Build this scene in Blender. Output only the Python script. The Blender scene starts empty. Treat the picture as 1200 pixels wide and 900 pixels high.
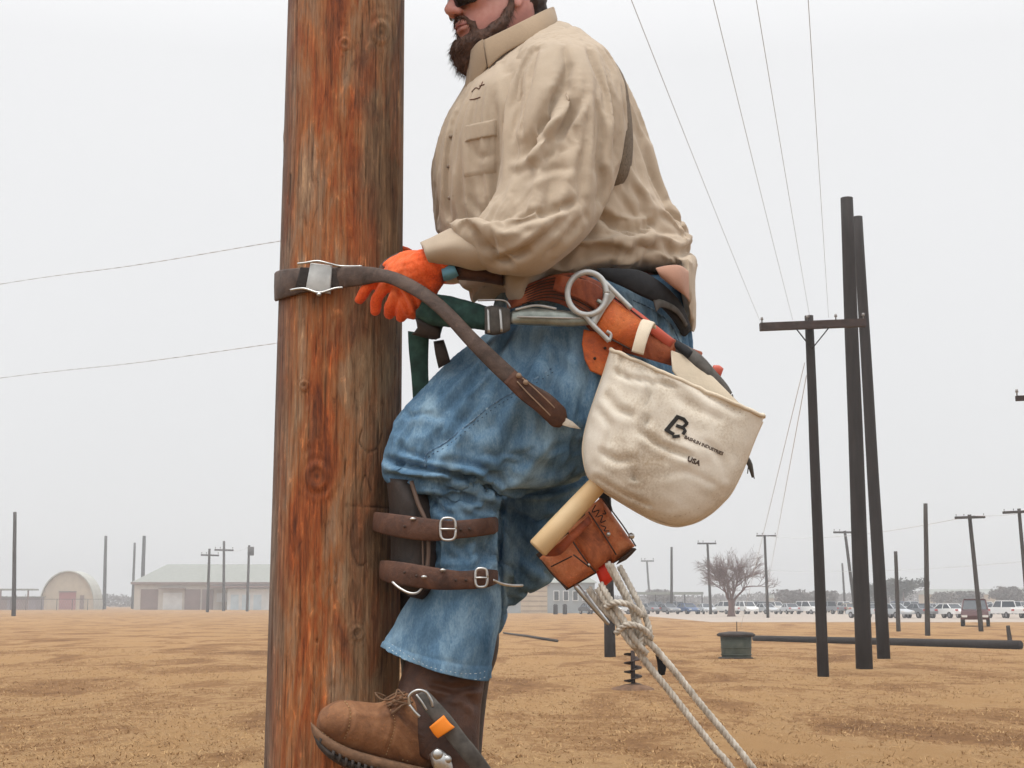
import bpy, bmesh, math, random
import numpy as np
from mathutils import Vector, Matrix, noise
from mathutils.bvhtree import BVHTree
random.seed(7); rng = np.random.default_rng(7)
SC = bpy.context.scene
COL = SC.collection
# ------------------------------------------------------------------ camera
F = 1700.0; TILT = math.atan(257/F); CAMH = 1.5
CT, ST = math.cos(TILT), math.sin(TILT)
cd = bpy.data.cameras.new('camera'); cam = bpy.data.objects.new('camera', cd); COL.objects.link(cam)
cam.location = (0, 0, CAMH); cam.rotation_euler = (math.pi/2 + TILT, 0, 0)
cd.sensor_width = 36; cd.lens = 36*F/1200; cd.clip_end = 6000; cd.clip_start = .05
SC.camera = cam
# ------------------------------------------------------------------ sky, sun, exposure
SUN_EL, SUN_AZ = math.radians(73), math.radians(225)    # azimuth clockwise from +Y
w = bpy.data.worlds.new('World'); SC.world = w; w.use_nodes = True
nt = w.node_tree; nt.nodes.clear()
out = nt.nodes.new('ShaderNodeOutputWorld'); bg = nt.nodes.new('ShaderNodeBackground')
sky = nt.nodes.new('ShaderNodeTexSky'); sky.sky_type = 'NISHITA'; sky.sun_disc = False
sky.sun_elevation = SUN_EL; sky.sun_rotation = SUN_AZ
tc = nt.nodes.new('ShaderNodeTexCoord'); sep = nt.nodes.new('ShaderNodeSeparateXYZ')
rp = nt.nodes.new('ShaderNodeValToRGB'); mx = nt.nodes.new('ShaderNodeMix'); mx.data_type = 'RGBA'
cl = nt.nodes.new('ShaderNodeTexNoise'); cl.inputs['Scale'].default_value = 2.2; cl.inputs['Detail'].default_value = 3
mul = nt.nodes.new('ShaderNodeMix'); mul.data_type = 'RGBA'; mul.blend_type = 'MULTIPLY'; mul.inputs[0].default_value = 1
cr = nt.nodes.new('ShaderNodeMapRange'); cr.inputs[3].default_value = .965; cr.inputs[4].default_value = 1.035
sc_ = nt.nodes.new('ShaderNodeVectorMath'); sc_.operation = 'SCALE'; sc_.inputs[3].default_value = 10.0
nt.links.new(tc.outputs['Generated'], sep.inputs[0]); nt.links.new(sep.outputs['Z'], rp.inputs[0])
e = rp.color_ramp.elements
e[0].position = 0.0; e[0].color = (.86, .86, .855, 1)
e[1].position = 1.0; e[1].color = (2.4, 2.4, 2.42, 1)
for p_, v_ in ((.08, .86), (.2, .89), (.36, .925), (.6, 1.45)):
    q = rp.color_ramp.elements.new(p_); q.color = (v_, v_, v_*1.005, 1)
nt.links.new(rp.outputs[0], sc_.inputs[0]); nt.links.new(sc_.outputs[0], mx.inputs[7]); nt.links.new(sky.outputs[0], mx.inputs[6])
mx.inputs[0].default_value = .95
nt.links.new(tc.outputs['Generated'], cl.inputs['Vector']); nt.links.new(cl.outputs[0], cr.inputs[0])
nt.links.new(mx.outputs[2], mul.inputs[6]); nt.links.new(cr.outputs[0], mul.inputs[7])
nt.links.new(mul.outputs[2], bg.inputs[0]); bg.inputs[1].default_value = .1; nt.links.new(bg.outputs[0], out.inputs[0])
sl = bpy.data.lights.new('sun', 'SUN'); sl.energy = 1.5; sl.angle = math.radians(14); sl.color = (1, .96, .9)
sun = bpy.data.objects.new('sun', sl); COL.objects.link(sun)
sd = Vector((math.sin(SUN_AZ)*math.cos(SUN_EL), math.cos(SUN_AZ)*math.cos(SUN_EL), math.sin(SUN_EL)))
sun.rotation_euler = sd.to_track_quat('Z', 'Y').to_euler()
SC.view_settings.view_transform = 'Standard'; SC.view_settings.look = 'None'
SC.view_settings.exposure = 0.0; SC.view_settings.gamma = 1
SC.cycles.volume_bounces = 0; SC.cycles.max_bounces = 6; SC.cycles.transparent_max_bounces = 8

# ------------------------------------------------------------------ helpers
def at(px, py, Y):
    u = (px-600)/F; v = (450-py)/F
    d = Vector((u, CT - v*ST, ST + v*CT)); k = Y/d.y
    return Vector((d.x*k, Y, CAMH + d.z*k))
def M(px, py, d): return at(px, py, 2.9+d)
def ground(px, py):
    u = (px-600)/F; v = (450-py)/F
    d = Vector((u, CT - v*ST, ST + v*CT)); k = -CAMH/d.z
    return Vector((d.x*k, d.y*k, 0))
def proj(co):
    x = co[:, 0]; y = co[:, 1]; z = co[:, 2]-CAMH
    zc = y*CT + z*ST; yc = -y*ST + z*CT
    return 600+F*x/zc, 450-F*yc/zc
def tag(o, label=None, cat=None, group=None, kind=None):
    if label: o['label'] = label
    if cat: o['category'] = cat
    if group: o['group'] = group
    if kind: o['kind'] = kind
    return o
def empty(name, loc, label=None, cat=None, group=None, rz=0):
    o = bpy.data.objects.new(name, None); COL.objects.link(o); o.location = loc; o.rotation_euler = (0, 0, rz)
    o.empty_display_size = .1
    return tag(o, label, cat, group)
def link(name, me, mat, parent=None, world=True):
    o = bpy.data.objects.new(name, me); COL.objects.link(o)
    if mat is not None and len(me.materials) == 0: me.materials.append(mat)
    if parent is not None:
        o.parent = parent
        if world:
            off = Vector(parent.location)
            if parent.parent is not None: off = Vector(parent.parent.location) + off
            o.location = -off
    return o
def mesh(name, vs, fs, mat, parent=None, smooth=True, world=True):
    me = bpy.data.meshes.new(name); me.from_pydata([tuple(v) for v in vs], [], fs); me.validate(); me.update()
    if smooth: me.polygons.foreach_set('use_smooth', [True]*len(me.polygons))
    return link(name, me, mat, parent, world)
class MB:
    def __init__(s): s.v = []; s.f = []
    def add(s, vs, fs):
        n = len(s.v); s.v += [Vector(v) for v in vs]; s.f += [tuple(i+n for i in f) for f in fs]; return s
    def box(s, x0, x1, y0, y1, z0, z1):
        return s.add([(x0,y0,z0),(x1,y0,z0),(x1,y1,z0),(x0,y1,z0),(x0,y0,z1),(x1,y0,z1),(x1,y1,z1),(x0,y1,z1)],
                     [(0,3,2,1),(4,5,6,7),(0,1,5,4),(1,2,6,5),(2,3,7,6),(3,0,4,7)])
    def tube(s, pts, rad, n=10, cap=True, rnd=False):
        pts = [Vector(p) for p in pts]
        if not hasattr(rad, '__len__'): rad = [rad]*len(pts)
        rad = list(rad)
        if rnd:
            a = (pts[0]-pts[1]).normalized(); b = (pts[-1]-pts[-2]).normalized(); r0, r1 = rad[0], rad[-1]
            pts = [pts[0]+a*r0*.98, pts[0]+a*r0*.75, pts[0]+a*r0*.4] + pts + [pts[-1]+b*r1*.4, pts[-1]+b*r1*.75, pts[-1]+b*r1*.98]
            rad = [r0*.12, r0*.66, r0*.92] + rad + [r1*.92, r1*.66, r1*.12]
        up = None; vs = []; fs = []
        for i, p in enumerate(pts):
            t = (pts[min(i+1, len(pts)-1)] - pts[max(i-1, 0)])
            if t.length < 1e-9: t = Vector((0,0,1))
            t.normalize()
            if up is None:
                up = Vector((0,0,1)) if abs(t.z) < .9 else Vector((1,0,0))
            a = t.cross(up)
            if a.length < 1e-6: a = t.orthogonal()
            a.normalize(); b = a.cross(t); up = b
            for k in range(n):
                th = 2*math.pi*k/n; vs.append(p + (a*math.cos(th) + b*math.sin(th))*rad[i])
        for i in range(len(pts)-1):
            for k in range(n):
                k2 = (k+1) % n; fs.append((i*n+k, i*n+k2, (i+1)*n+k2, (i+1)*n+k))
        if cap: fs.append(tuple(range(n))[::-1]); fs.append(tuple((len(pts)-1)*n+k for k in range(n)))
        return s.add(vs, fs)
    def ell(s, c, r, mat=None, nu=14, nv=9):
        c = Vector(c); vs = []; fs = []
        R = mat or Matrix.Identity(3)
        for j in range(1, nv):
            ph = math.pi*j/nv
            for i in range(nu):
                th = 2*math.pi*i/nu
                vs.append(c + R @ Vector((r[0]*math.sin(ph)*math.cos(th), r[1]*math.sin(ph)*math.sin(th), r[2]*math.cos(ph))))
        for j in range(nv-2):
            for i in range(nu):
                i2 = (i+1) % nu; fs.append((j*nu+i, (j+1)*nu+i, (j+1)*nu+i2, j*nu+i2))
        n = len(vs); vs.append(c + R @ Vector((0,0,r[2]))); vs.append(c - R @ Vector((0,0,r[2])))
        for i in range(nu):
            i2 = (i+1) % nu; fs.append((n, i, i2)); fs.append((n+1, (nv-2)*nu+i2, (nv-2)*nu+i))
        return s.add(vs, fs)
    def split(s, name, mat, parent=None, smooth=True, world=True):
        p = list(range(len(s.v)))
        def find(a):
            while p[a] != a: p[a] = p[p[a]]; a = p[a]
            return a
        for f in s.f:
            for q in f[1:]: p[find(q)] = find(f[0])
        G_ = {}
        for f in s.f: G_.setdefault(find(f[0]), []).append(f)
        for fs in G_.values():
            ids = sorted({i for f in fs for i in f}); mp = {a: b for b, a in enumerate(ids)}
            mesh(name, [s.v[i] for i in ids], [tuple(mp[i] for i in f) for f in fs], mat, parent, smooth, world)
    def build(s, name, mat, parent=None, smooth=True, world=True):
        if name in ('side_seam', 'rivet', 'button', 'swivel_pin', 'tab_rivet', 'pouch_rivet', 'strap_stud', 'lace', 'pouch_seam', 'buckle_bar', 'belt_tooling', 'hook_latch', 'patch_binding', 'pad_binding', 'pen_scribble', 'pocket_seam', 'clasp', 'embroidery', 'printed_letter_stroke', 'stirrup_steel'):
            return s.split(name, mat, parent, smooth, world)
        return mesh(name, s.v, s.f, mat, parent, smooth, world)
def cat_interp(rows, sub):
    "Catmull-Rom densify of rows of numbers"
    R = [np.array(r, float) for r in rows]; o = []
    for i in range(len(R)-1):
        p0 = R[max(i-1, 0)]; p1 = R[i]; p2 = R[i+1]; p3 = R[min(i+2, len(R)-1)]
        for k in range(sub):
            t = k/sub
            o.append(.5*((2*p1)+(-p0+p2)*t+(2*p0-5*p1+4*p2-p3)*t*t+(-p0+3*p1-3*p2+p3)*t**3))
    o.append(R[-1]); return o
def loft(rings, sub=3, n=28, sq=1.0, shrink=1.0, mb=None, cap=True, fn=M):
    "rings: xa,ya, xb,yb (two silhouette points in the photo), depth centre, half depth[, bow]"
    rows = cat_interp([list(r)+[0]*(7-len(r)) for r in rings], sub)
    vs = []; fs = []
    for r in rows:
        xa, ya, xb, yb, dc, hd, bow = r
        cx, cy = (xa+xb)/2, (ya+yb)/2; ux, uy = (xa-xb)/2*shrink, (ya-yb)/2*shrink; hd *= shrink
        for k in range(n):
            th = 2*math.pi*k/n; c, s_ = math.cos(th), math.sin(th)
            c = math.copysign(abs(c)**sq, c); s_ = math.copysign(abs(s_)**sq, s_)
            vs.append(fn(cx+ux*c, cy+uy*c - bow*max(0, s_), dc - hd*s_))
    m = len(rows)
    for i in range(m-1):
        for k in range(n):
            k2 = (k+1) % n; fs.append((i*n+k, (i+1)*n+k, (i+1)*n+k2, i*n+k2))
    if cap: fs.append(tuple(range(n))); fs.append(tuple((m-1)*n+k for k in range(n))[::-1])
    mb = mb or MB(); mb.add(vs, fs); return mb
def buckle_cloth(m2, grow, pinf, frames, bend, sub=1, pin_stiff=1.0, grav=1.0, amp=1.0, lp=40):
    "let the garment drape: slightly too much cloth, held near its place, buckles into wrinkles"
    o = bpy.data.objects.new('drape', m2); COL.objects.link(o)
    vg = o.vertex_groups.new(name='pin')
    co = np.empty(len(m2.vertices)*3); m2.vertices.foreach_get('co', co); co = co.reshape(-1, 3); px, py = proj(co)
    wts = np.clip(pinf(px, py, co), 0, 1); q = np.round(wts, 2)
    for val in np.unique(q): vg.add([int(i) for i in np.nonzero(q == val)[0]], float(val), 'REPLACE')
    md = o.modifiers.new('cloth', 'CLOTH'); cs_ = md.settings
    cs_.quality = 4; cs_.mass = .3; cs_.tension_stiffness = 25; cs_.compression_stiffness = 25; cs_.shear_stiffness = 8; cs_.bending_stiffness = bend
    cs_.tension_damping = 8; cs_.compression_damping = 8; cs_.shear_damping = 8; cs_.bending_damping = .8; cs_.air_damping = 2
    cs_.vertex_group_mass = 'pin'; cs_.pin_stiffness = pin_stiff; cs_.shrink_min = -grow; cs_.effector_weights.gravity = grav
    md.collision_settings.use_collision = False; md.collision_settings.use_self_collision = False
    md.point_cache.frame_start = 1; md.point_cache.frame_end = frames+1
    for f in range(1, frames+1): SC.frame_set(f)
    ev = o.evaluated_get(bpy.context.evaluated_depsgraph_get()); N = len(m2.vertices); c1 = np.empty(N*3); ev.data.vertices.foreach_get('co', c1); c1 = c1.reshape(-1, 3)
    E = np.empty(len(m2.edges)*2, int); m2.edges.foreach_get('vertices', E); E = E.reshape(-1, 2); deg = np.maximum(1, np.bincount(E.ravel(), minlength=N))[:, None]
    d = c1-co; L = d.copy()
    for _ in range(lp):       # keep the wrinkles, drop the overall sag
        s_ = np.stack([np.bincount(E[:, 0], L[E[:, 1], k], N)+np.bincount(E[:, 1], L[E[:, 0], k], N) for k in range(3)], 1)/deg; L = .3*L+.7*s_
    o.modifiers.remove(md); m2.vertices.foreach_set('co', (co+(d-L)*amp).ravel()); m2.update()
    ss = o.modifiers.new('s', 'SUBSURF'); ss.levels = sub; ss.render_levels = sub; SC.frame_set(1)
    ev = o.evaluated_get(bpy.context.evaluated_depsgraph_get()); m3 = bpy.data.meshes.new_from_object(ev); m3.name = m2.name
    bpy.data.objects.remove(o); bpy.data.meshes.remove(m2)
    return m3
def remesh(mb, name, voxel, mat, parent, smooth_it=3, fold=None, noise_amp=0, noise_sc=20, cloth=None):
    me = bpy.data.meshes.new('tmp'); me.from_pydata([tuple(v) for v in mb.v], [], mb.f); me.update()
    o = bpy.data.objects.new('tmp', me); COL.objects.link(o)
    md = o.modifiers.new('r', 'REMESH'); md.mode = 'VOXEL'; md.voxel_size = voxel; md.use_smooth_shade = True
    bpy.context.view_layer.update()
    ev = o.evaluated_get(bpy.context.evaluated_depsgraph_get())
    m2 = bpy.data.meshes.new_from_object(ev); m2.name = name
    bpy.data.objects.remove(o); bpy.data.meshes.remove(me)
    N = len(m2.vertices); co = np.empty(N*3); m2.vertices.foreach_get('co', co); co = co.reshape(-1, 3)
    E = np.empty(len(m2.edges)*2, int); m2.edges.foreach_get('vertices', E); E = E.reshape(-1, 2)
    deg = np.bincount(E.ravel(), minlength=N).astype(float)[:, None]; deg[deg == 0] = 1
    def lap(c):
        s = np.zeros_like(c)
        for k in range(3):
            s[:, k] = np.bincount(E[:, 0], c[E[:, 1], k], N) + np.bincount(E[:, 1], c[E[:, 0], k], N)
        return s/deg
    for _ in range(smooth_it):
        co = co + .6*(lap(co)-co); co = co - .2*(lap(co)-co) if smooth_it > 8 else co
    def setco(c): m2.vertices.foreach_set('co', c.ravel()); m2.update()
    setco(co)
    if cloth:
        nm_ = name; m2 = buckle_cloth(m2, **cloth); m2.name = nm_; N = len(m2.vertices)
        co = np.empty(N*3); m2.vertices.foreach_get('co', co); co = co.reshape(-1, 3)
    def normals():
        nn = np.empty(N*3); m2.vertex_normals.foreach_get('vector', nn); return nn.reshape(-1, 3)
    if fold:
        nr = normals(); px, py = proj(co)
        view = co - np.array([0, 0, CAMH]); view /= np.linalg.norm(view, axis=1)[:, None]
        face = np.clip(-(nr*view).sum(1)*2.5, 0, 1); D = np.zeros(N)
        for pl, wd, dep in fold:
            rows = cat_interp(pl, 4); L = len(rows)-1
            best = np.full(N, 1e9); bt = np.zeros(N); sg = np.zeros(N)
            for i in range(L):
                a = rows[i]; b = rows[i+1]; ab = b-a; l2 = (ab**2).sum()+1e-9
                t = np.clip(((px-a[0])*ab[0]+(py-a[1])*ab[1])/l2, 0, 1)
                dx = px-a[0]-t*ab[0]; dy = py-a[1]-t*ab[1]; d = np.hypot(dx, dy)
                cr_ = np.sign(ab[0]*dy-ab[1]*dx); m = d < best; best[m] = d[m]; bt[m] = ((i+t)/L)[m]; sg[m] = cr_[m]
            tp = np.clip(np.minimum(bt, 1-bt)*5, 0, 1); tp = np.maximum(tp, .0)
            wa = abs(wd); sd_ = best*sg*np.sign(wd)
            prof = -np.exp(-(best/wa)**2)*.9 + .62*np.exp(-((sd_-1.9*wa)/(1.0*wa))**2) + .22*np.exp(-((sd_+2.8*wa)/(1.7*wa))**2)
            D += dep*prof*(.15+.85*tp)*np.where(best < 6*wa, 1, 0)
        co = co + nr*(D*face)[:, None]
        if cloth:
            E = np.empty(len(m2.edges)*2, int); m2.edges.foreach_get('vertices', E); E = E.reshape(-1, 2)
            deg = np.maximum(1, np.bincount(E.ravel(), minlength=N)).astype(float)[:, None]
            for _ in range(1): co = co + .5*(lap(co)-co)
        setco(co)
    if noise_amp:
        nr = normals(); dd = np.array([noise.noise(Vector(c)*noise_sc)+.5*noise.noise(Vector(c)*noise_sc*2.7) for c in co])
        co = co + nr*(dd*noise_amp)[:, None]; setco(co)
    m2.materials.clear()
    o = link(name, m2, mat, parent)
    m2.polygons.foreach_set('use_smooth', [True]*len(m2.polygons))
    return o
def bvh_of(*objs):
    vs = []; fs = []
    for o in objs:
        mw = Matrix.Translation(Vector(o.location) + (Vector(o.parent.location) if o.parent else Vector()))
        if o.parent and o.parent.parent: mw = Matrix.Translation(o.parent.parent.location) @ mw
        n = len(vs); vs += [mw @ v.co for v in o.data.vertices]; fs += [tuple(n+i for i in p.vertices) for p in o.data.polygons]
    return BVHTree.FromPolygons(vs, fs)
CAMP = Vector((0, 0, CAMH))
def hit(bv, px, py, off=.002):
    d = (at(px, py, 3)-CAMP).normalized(); p, n, i, t = bv.ray_cast(CAMP, d)
    if p is None: return None
    if n.dot(d) > 0: n = -n
    return p + n*off - d*off*.5
def ribbon(rows, th, sub=4, mb=None, flip=False):
    "rows: xa,ya,da, xb,yb,db: the two edges; th thickness (m) built away from the camera side"
    rows = cat_interp(rows, sub); vs = []; fs = []; n = len(rows)
    A = [M(*r[:3]) for r in rows]; B = [M(*r[3:6]) for r in rows]
    for i in range(n):
        a, b = A[i], B[i]; t = (A[min(i+1, n-1)]+B[min(i+1, n-1)]-A[max(i-1, 0)]-B[max(i-1, 0)]).normalized()
        wv = (b-a); wl = wv.length; wn = wv.normalized(); nn = wn.cross(t).normalized()
        if flip: nn = -nn
        if not flip and nn.y > 0 and abs(nn.y) > .3: nn = -nn
        e1 = min(.003, wl*.1); h = th/2
        vs += [a+nn*h*.3, a+wn*e1+nn*h, (a+b)/2+nn*h*1.25, b-wn*e1+nn*h, b+nn*h*.3, b-nn*h*.3, b-wn*e1-nn*h, a+wn*e1-nn*h, a-nn*h*.3]
    m = 9
    for i in range(n-1):
        for k in range(m):
            k2 = (k+1) % m; fs.append((i*m+k, i*m+k2, (i+1)*m+k2, (i+1)*m+k))
    fs.append(tuple(range(m))[::-1]); fs.append(tuple((n-1)*m+k for k in range(m)))
    mb = mb or MB(); mb.add(vs, fs); return mb
def poly_plate(pts, th, mb=None, d2=None):
    "flat plate with outline pts (px,py,d), thickness th away from the camera"
    A = [M(*p) for p in pts]; n = len(A)
    c = sum(A, Vector())/n; nn = (A[0]-c).cross(A[n//3]-c).normalized()
    if nn.y > 0: nn = -nn
    ins = [c + (a-c)*.93 + nn*th*.15 for a in A]; B = [a - nn*th for a in A]
    vs = ins + A + B + [c+nn*th*.2]
    fs = []
    for k in range(n):
        k2 = (k+1) % n
        fs += [(k, k2, n+k2, n+k), (n+k, n+k2, 2*n+k2, 2*n+k), (3*n, k2, k)]
    fs.append(tuple(2*n+k for k in range(n)))
    mb = mb or MB(); mb.add(vs, fs); return mb
def wire(pts, r_, mb=None, n=8, sub=5, closed=False):
    if closed: pts = list(pts)+[pts[0]]
    rows = cat_interp(pts, sub); mb = mb or MB()
    return mb.tube([M(*q) for q in rows], r_, n, True)

def slab(quad, d0, th, mb, rnd=4):
    "rounded box from four photo corners (in order), near face at depth d0, thickness th"
    q = [np.array(p, float) for p in quad]; n = 9; vs = []; fs = []
    for sgn, dd in ((0, 0), (1, th)):
        for i in range(n+1):
            for j in range(n+1):
                u, v = i/n, j/n; p = (q[0]*(1-u)+q[1]*u)*(1-v)+(q[3]*(1-u)+q[2]*u)*v
                e_ = min(u, 1-u, v, 1-v)*n; b_ = (1-min(1, e_))*th*.3; dp = d0+dd+(b_ if sgn == 0 else -b_)
                if sgn == 0: dp -= .012*math.sin(math.pi*u)*math.sin(math.pi*v)*(.4+th*4) + .002*noise.noise(Vector((u*4, v*4, q[0][0])))
                vs.append(M(p[0], p[1], dp))
    N = (n+1)**2
    for i in range(n):
        for j in range(n):
            a = i*(n+1)+j; fs.append((a, a+1, a+n+2, a+n+1)); fs.append((N+a, N+a+n+1, N+a+n+2, N+a+1))
    bnd = [(0, j) for j in range(n)]+[(i, n) for i in range(n)]+[(n, j) for j in range(n, 0, -1)]+[(i, 0) for i in range(n, 0, -1)]
    ids = [i*(n+1)+j for i, j in bnd]
    for a, b in zip(ids, ids[1:]+ids[:1]): fs.append((a, N+a, N+b, b))
    mb.add(vs, fs); return mb

# ------------------------------------------------------------------ materials
def newmat(name):
    m = bpy.data.materials.new(name); m.use_nodes = True; t = m.node_tree; b = t.nodes['Principled BSDF']; return m, t, b
def N_(t, ty, **k):
    n = t.nodes.new(ty)
    for a, v in k.items():
        if a.startswith('i_'): n.inputs[a[2:].replace('_', ' ')].default_value = v
        else: setattr(n, a, v)
    return n
def ramp(t, src, stops):
    r = t.nodes.new('ShaderNodeValToRGB'); e = r.color_ramp.elements
    e[0].position, e[0].color = stops[0][0], (*stops[0][1], 1); e[1].position, e[1].color = stops[-1][0], (*stops[-1][1], 1)
    for p, c in stops[1:-1]: q = e.new(p); q.color = (*c, 1)
    t.links.new(src, r.inputs[0]); return r.outputs[0]
def coords(t, scale=(1,1,1), rot=(0,0,0)):
    tc = t.nodes.new('ShaderNodeTexCoord'); mp = t.nodes.new('ShaderNodeMapping'); mp.inputs['Scale'].default_value = scale
    mp.inputs['Rotation'].default_value = rot; t.links.new(tc.outputs['Object'], mp.inputs[0]); return mp.outputs[0]
def noisen(t, vec, sc, det=4, rough=.55, dist=0):
    n = N_(t, 'ShaderNodeTexNoise'); n.inputs['Scale'].default_value = sc; n.inputs['Detail'].default_value = det
    n.inputs['Roughness'].default_value = rough; n.inputs['Distortion'].default_value = dist
    t.links.new(vec, n.inputs['Vector']); return n.outputs[0]
def bump(t, b, src, strength, dist, prev=None):
    n = t.nodes.new('ShaderNodeBump'); n.inputs['Strength'].default_value = strength; n.inputs['Distance'].default_value = dist
    t.links.new(src, n.inputs['Height'])
    if prev is not None: t.links.new(prev, n.inputs['Normal'])
    t.links.new(n.outputs[0], b.inputs['Normal']); return n.outputs[0]
def simple(name, c, rough=.7, metal=0, var=.15, sc=20, bsc=None, bst=.3, bd=.001, c2=None, spec=.5, det=4, stretch=(1,1,1)):
    m, t, b = newmat(name); v = coords(t, stretch); n = noisen(t, v, sc, det)
    lo = tuple(x*(1-var) for x in c); hi = c2 or tuple(min(1, x*(1+var)) for x in c)
    t.links.new(ramp(t, n, [(.32, lo), (.5, c), (.7, hi)]), b.inputs['Base Color'])
    b.inputs['Roughness'].default_value = rough; b.inputs['Metallic'].default_value = metal
    b.inputs['Specular IOR Level'].default_value = spec
    if bsc: bump(t, b, noisen(t, v, bsc, 5), bst, bd)
    return m
def cloth(name, c, var=.1, weave=900, wr=.4, wd=.003, wsc=14, c2=None, lo=None):
    m, t, b = newmat(name); v = coords(t)
    big = noisen(t, v, 7, 4); fine = noisen(t, v, 260, 3)
    mix = N_(t, 'ShaderNodeMath', operation='MULTIPLY_ADD'); mix.inputs[1].default_value = .35
    t.links.new(fine, mix.inputs[0]); t.links.new(big, mix.inputs[2])
    t.links.new(ramp(t, mix.outputs[0], [(.45, lo or tuple(x*(1-var) for x in c)), (.66, c), (.85, c2 or tuple(x*(1+var) for x in c))]), b.inputs['Base Color'])
    b.inputs['Roughness'].default_value = .92; b.inputs['Specular IOR Level'].default_value = .15
    b.inputs['Sheen Weight'].default_value = .15
    p = bump(t, b, noisen(t, v, wsc, 3, .5, .6), wr, wd)
    p = bump(t, b, noisen(t, v, wsc*4.5, 4, .6, .3), wr*.6, wd*.3, p)
    bump(t, b, noisen(t, v, weave, 2), .35, .0006, p)
    return m
m_shirt = cloth('tan_cotton', (.455, .37, .28), .08, 700, .22, .004, 16)
m_shirt_shade = simple('shaded_gusset_cloth', (.15, .115, .08), .95, sc=300, var=.4)  # shirt tan darkened: painted shade for the back pleat
m_collar = cloth('tan_collar', (.36, .27, .185), .12, 700, .3, .002, 20)
# denim: twill, fading in patches
def denim(name, c, hi, lo):
    m, t, b = newmat(name); v = coords(t); n1 = noisen(t, coords(t, (1.4, 1, .55)), 9, 6, .66, .5); n2 = noisen(t, coords(t, (1, 1, .5)), 330, 3, .7)
    a = N_(t, 'ShaderNodeMath', operation='MULTIPLY_ADD'); a.inputs[1].default_value = .3; t.links.new(n2, a.inputs[0]); t.links.new(n1, a.inputs[2])
    t.links.new(ramp(t, a.outputs[0], [(.44, lo), (.63, c), (.84, hi)]), b.inputs['Base Color'])
    b.inputs['Roughness'].default_value = .9; b.inputs['Specular IOR Level'].default_value = .2
    tw = N_(t, 'ShaderNodeTexWave'); tw.inputs['Scale'].default_value = 260; tw.inputs['Distortion'].default_value = 1.5
    t.links.new(coords(t, (1,1,1), (0, .8, .3)), tw.inputs['Vector'])
    p = bump(t, b, noisen(t, v, 16, 4, .55, .8), .3, .005)
    p = bump(t, b, noisen(t, v, 60, 3, .6, .4), .35, .0015, p)
    bump(t, b, tw.outputs[1], .25, .0006, p); return m
m_denim = denim('worn_denim', (.115, .215, .325), (.28, .42, .53), (.045, .105, .18))
m_denim_seam = simple('denim_seam', (.09, .17, .27), .9, sc=150, var=.4, c2=(.3, .42, .52))
m_thread = simple('pale_thread', (.55, .6, .62), .9, var=.1)
m_thread_dk = simple('dark_seam_thread', (.035, .06, .1), .9, var=.3)
m_skin = simple('skin', (.62, .29, .25), .55, var=.14, sc=30, bsc=220, bst=.25, bd=.001, c2=(.70, .38, .33))
m_skin.node_tree.nodes['Principled BSDF'].inputs['Subsurface Weight'].default_value = .08
m_lips = simple('lips', (.36, .12, .11), .5)
m_beard = simple('brown_beard', (.10, .05, .033), .7, var=.5, sc=120, bsc=300, bst=.6, bd=.002, c2=(.14, .07, .045))
m_hair = simple('dark_brown_hair', (.035, .02, .015), .65, var=.5, sc=140, bsc=300, bst=.6, bd=.002)
m_cap = cloth('dark_cap_cloth', (.03, .035, .04), .2)
m_lens = simple('dark_lens', (.008, .008, .01), .25, var=.05)
m_glove = cloth('orange_knit_glove', (.80, .115, .028), .08, 420, .8, .003, 60, c2=(.90, .20, .07), lo=(.42, .035, .015))
m_blue = simple('pale_blue_cloth', (.16, .42, .6), .8)
def leather(name, c, c2, lo, rough=.55, sc=14):
    m, t, b = newmat(name); v = coords(t); n = noisen(t, v, sc, 6, .65, .8)
    t.links.new(ramp(t, n, [(.3, lo), (.5, c), (.72, c2)]), b.inputs['Base Color']); b.inputs['Roughness'].default_value = rough
    sc2 = noisen(t, v, 130, 6, .75, 1.2); old = b.inputs['Base Color'].links[0].from_socket
    f2 = ramp(t, sc2, [(.30, (.45, .42, .4)), (.44, (.95, .95, .95)), (.58, (1.0, 1.0, 1.0)), (.70, (1.9, 1.8, 1.7))]); mm = N_(t, 'ShaderNodeMix', data_type='RGBA', blend_type='MULTIPLY'); mm.inputs[0].default_value = .7
    t.links.new(old, mm.inputs[6]); t.links.new(f2, mm.inputs[7]); t.links.new(mm.outputs[2], b.inputs['Base Color'])
    rr = N_(t, 'ShaderNodeMapRange'); rr.inputs[3].default_value = rough-.1; rr.inputs[4].default_value = min(1, rough+.3); t.links.new(sc2, rr.inputs[0]); t.links.new(rr.outputs[0], b.inputs['Roughness'])
    p = bump(t, b, noisen(t, v, 42, 5, .6, .6), .55, .004); p = bump(t, b, sc2, .5, .0016, p); bump(t, b, noisen(t, v, 520, 3), .35, .0005, p); return m
m_strap = leather('dark_strap_leather', (.085, .055, .043), (.14, .095, .075), (.04, .026, .02), .6, 25)
m_strap2 = leather('brown_strap_leather', (.085, .035, .02), (.14, .062, .035), (.04, .017, .011), .6, 30)
m_belt = leather('russet_leather', (.30, .065, .022), (.50, .15, .06), (.11, .025, .012), .5, 18)
m_belt2 = leather('bright_orange_leather', (.60, .12, .018), (.68, .2, .05), (.35, .06, .012), .45, 14)
m_pouch = leather('worn_orange_leather', (.50, .15, .055), (.62, .27, .13), (.16, .04, .018), .6, 16)
m_edge = simple('dark_leather_edge', (.04, .02, .012), .7)
m_pad = leather('blackened_leather', (.028, .018, .014), (.055, .033, .024), (.014, .01, .008), .55, 22)
m_blackweb = simple('black_webbing', (.018, .019, .022), .9, sc=80, var=.3, bsc=600, bst=.4, bd=.001)
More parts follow.
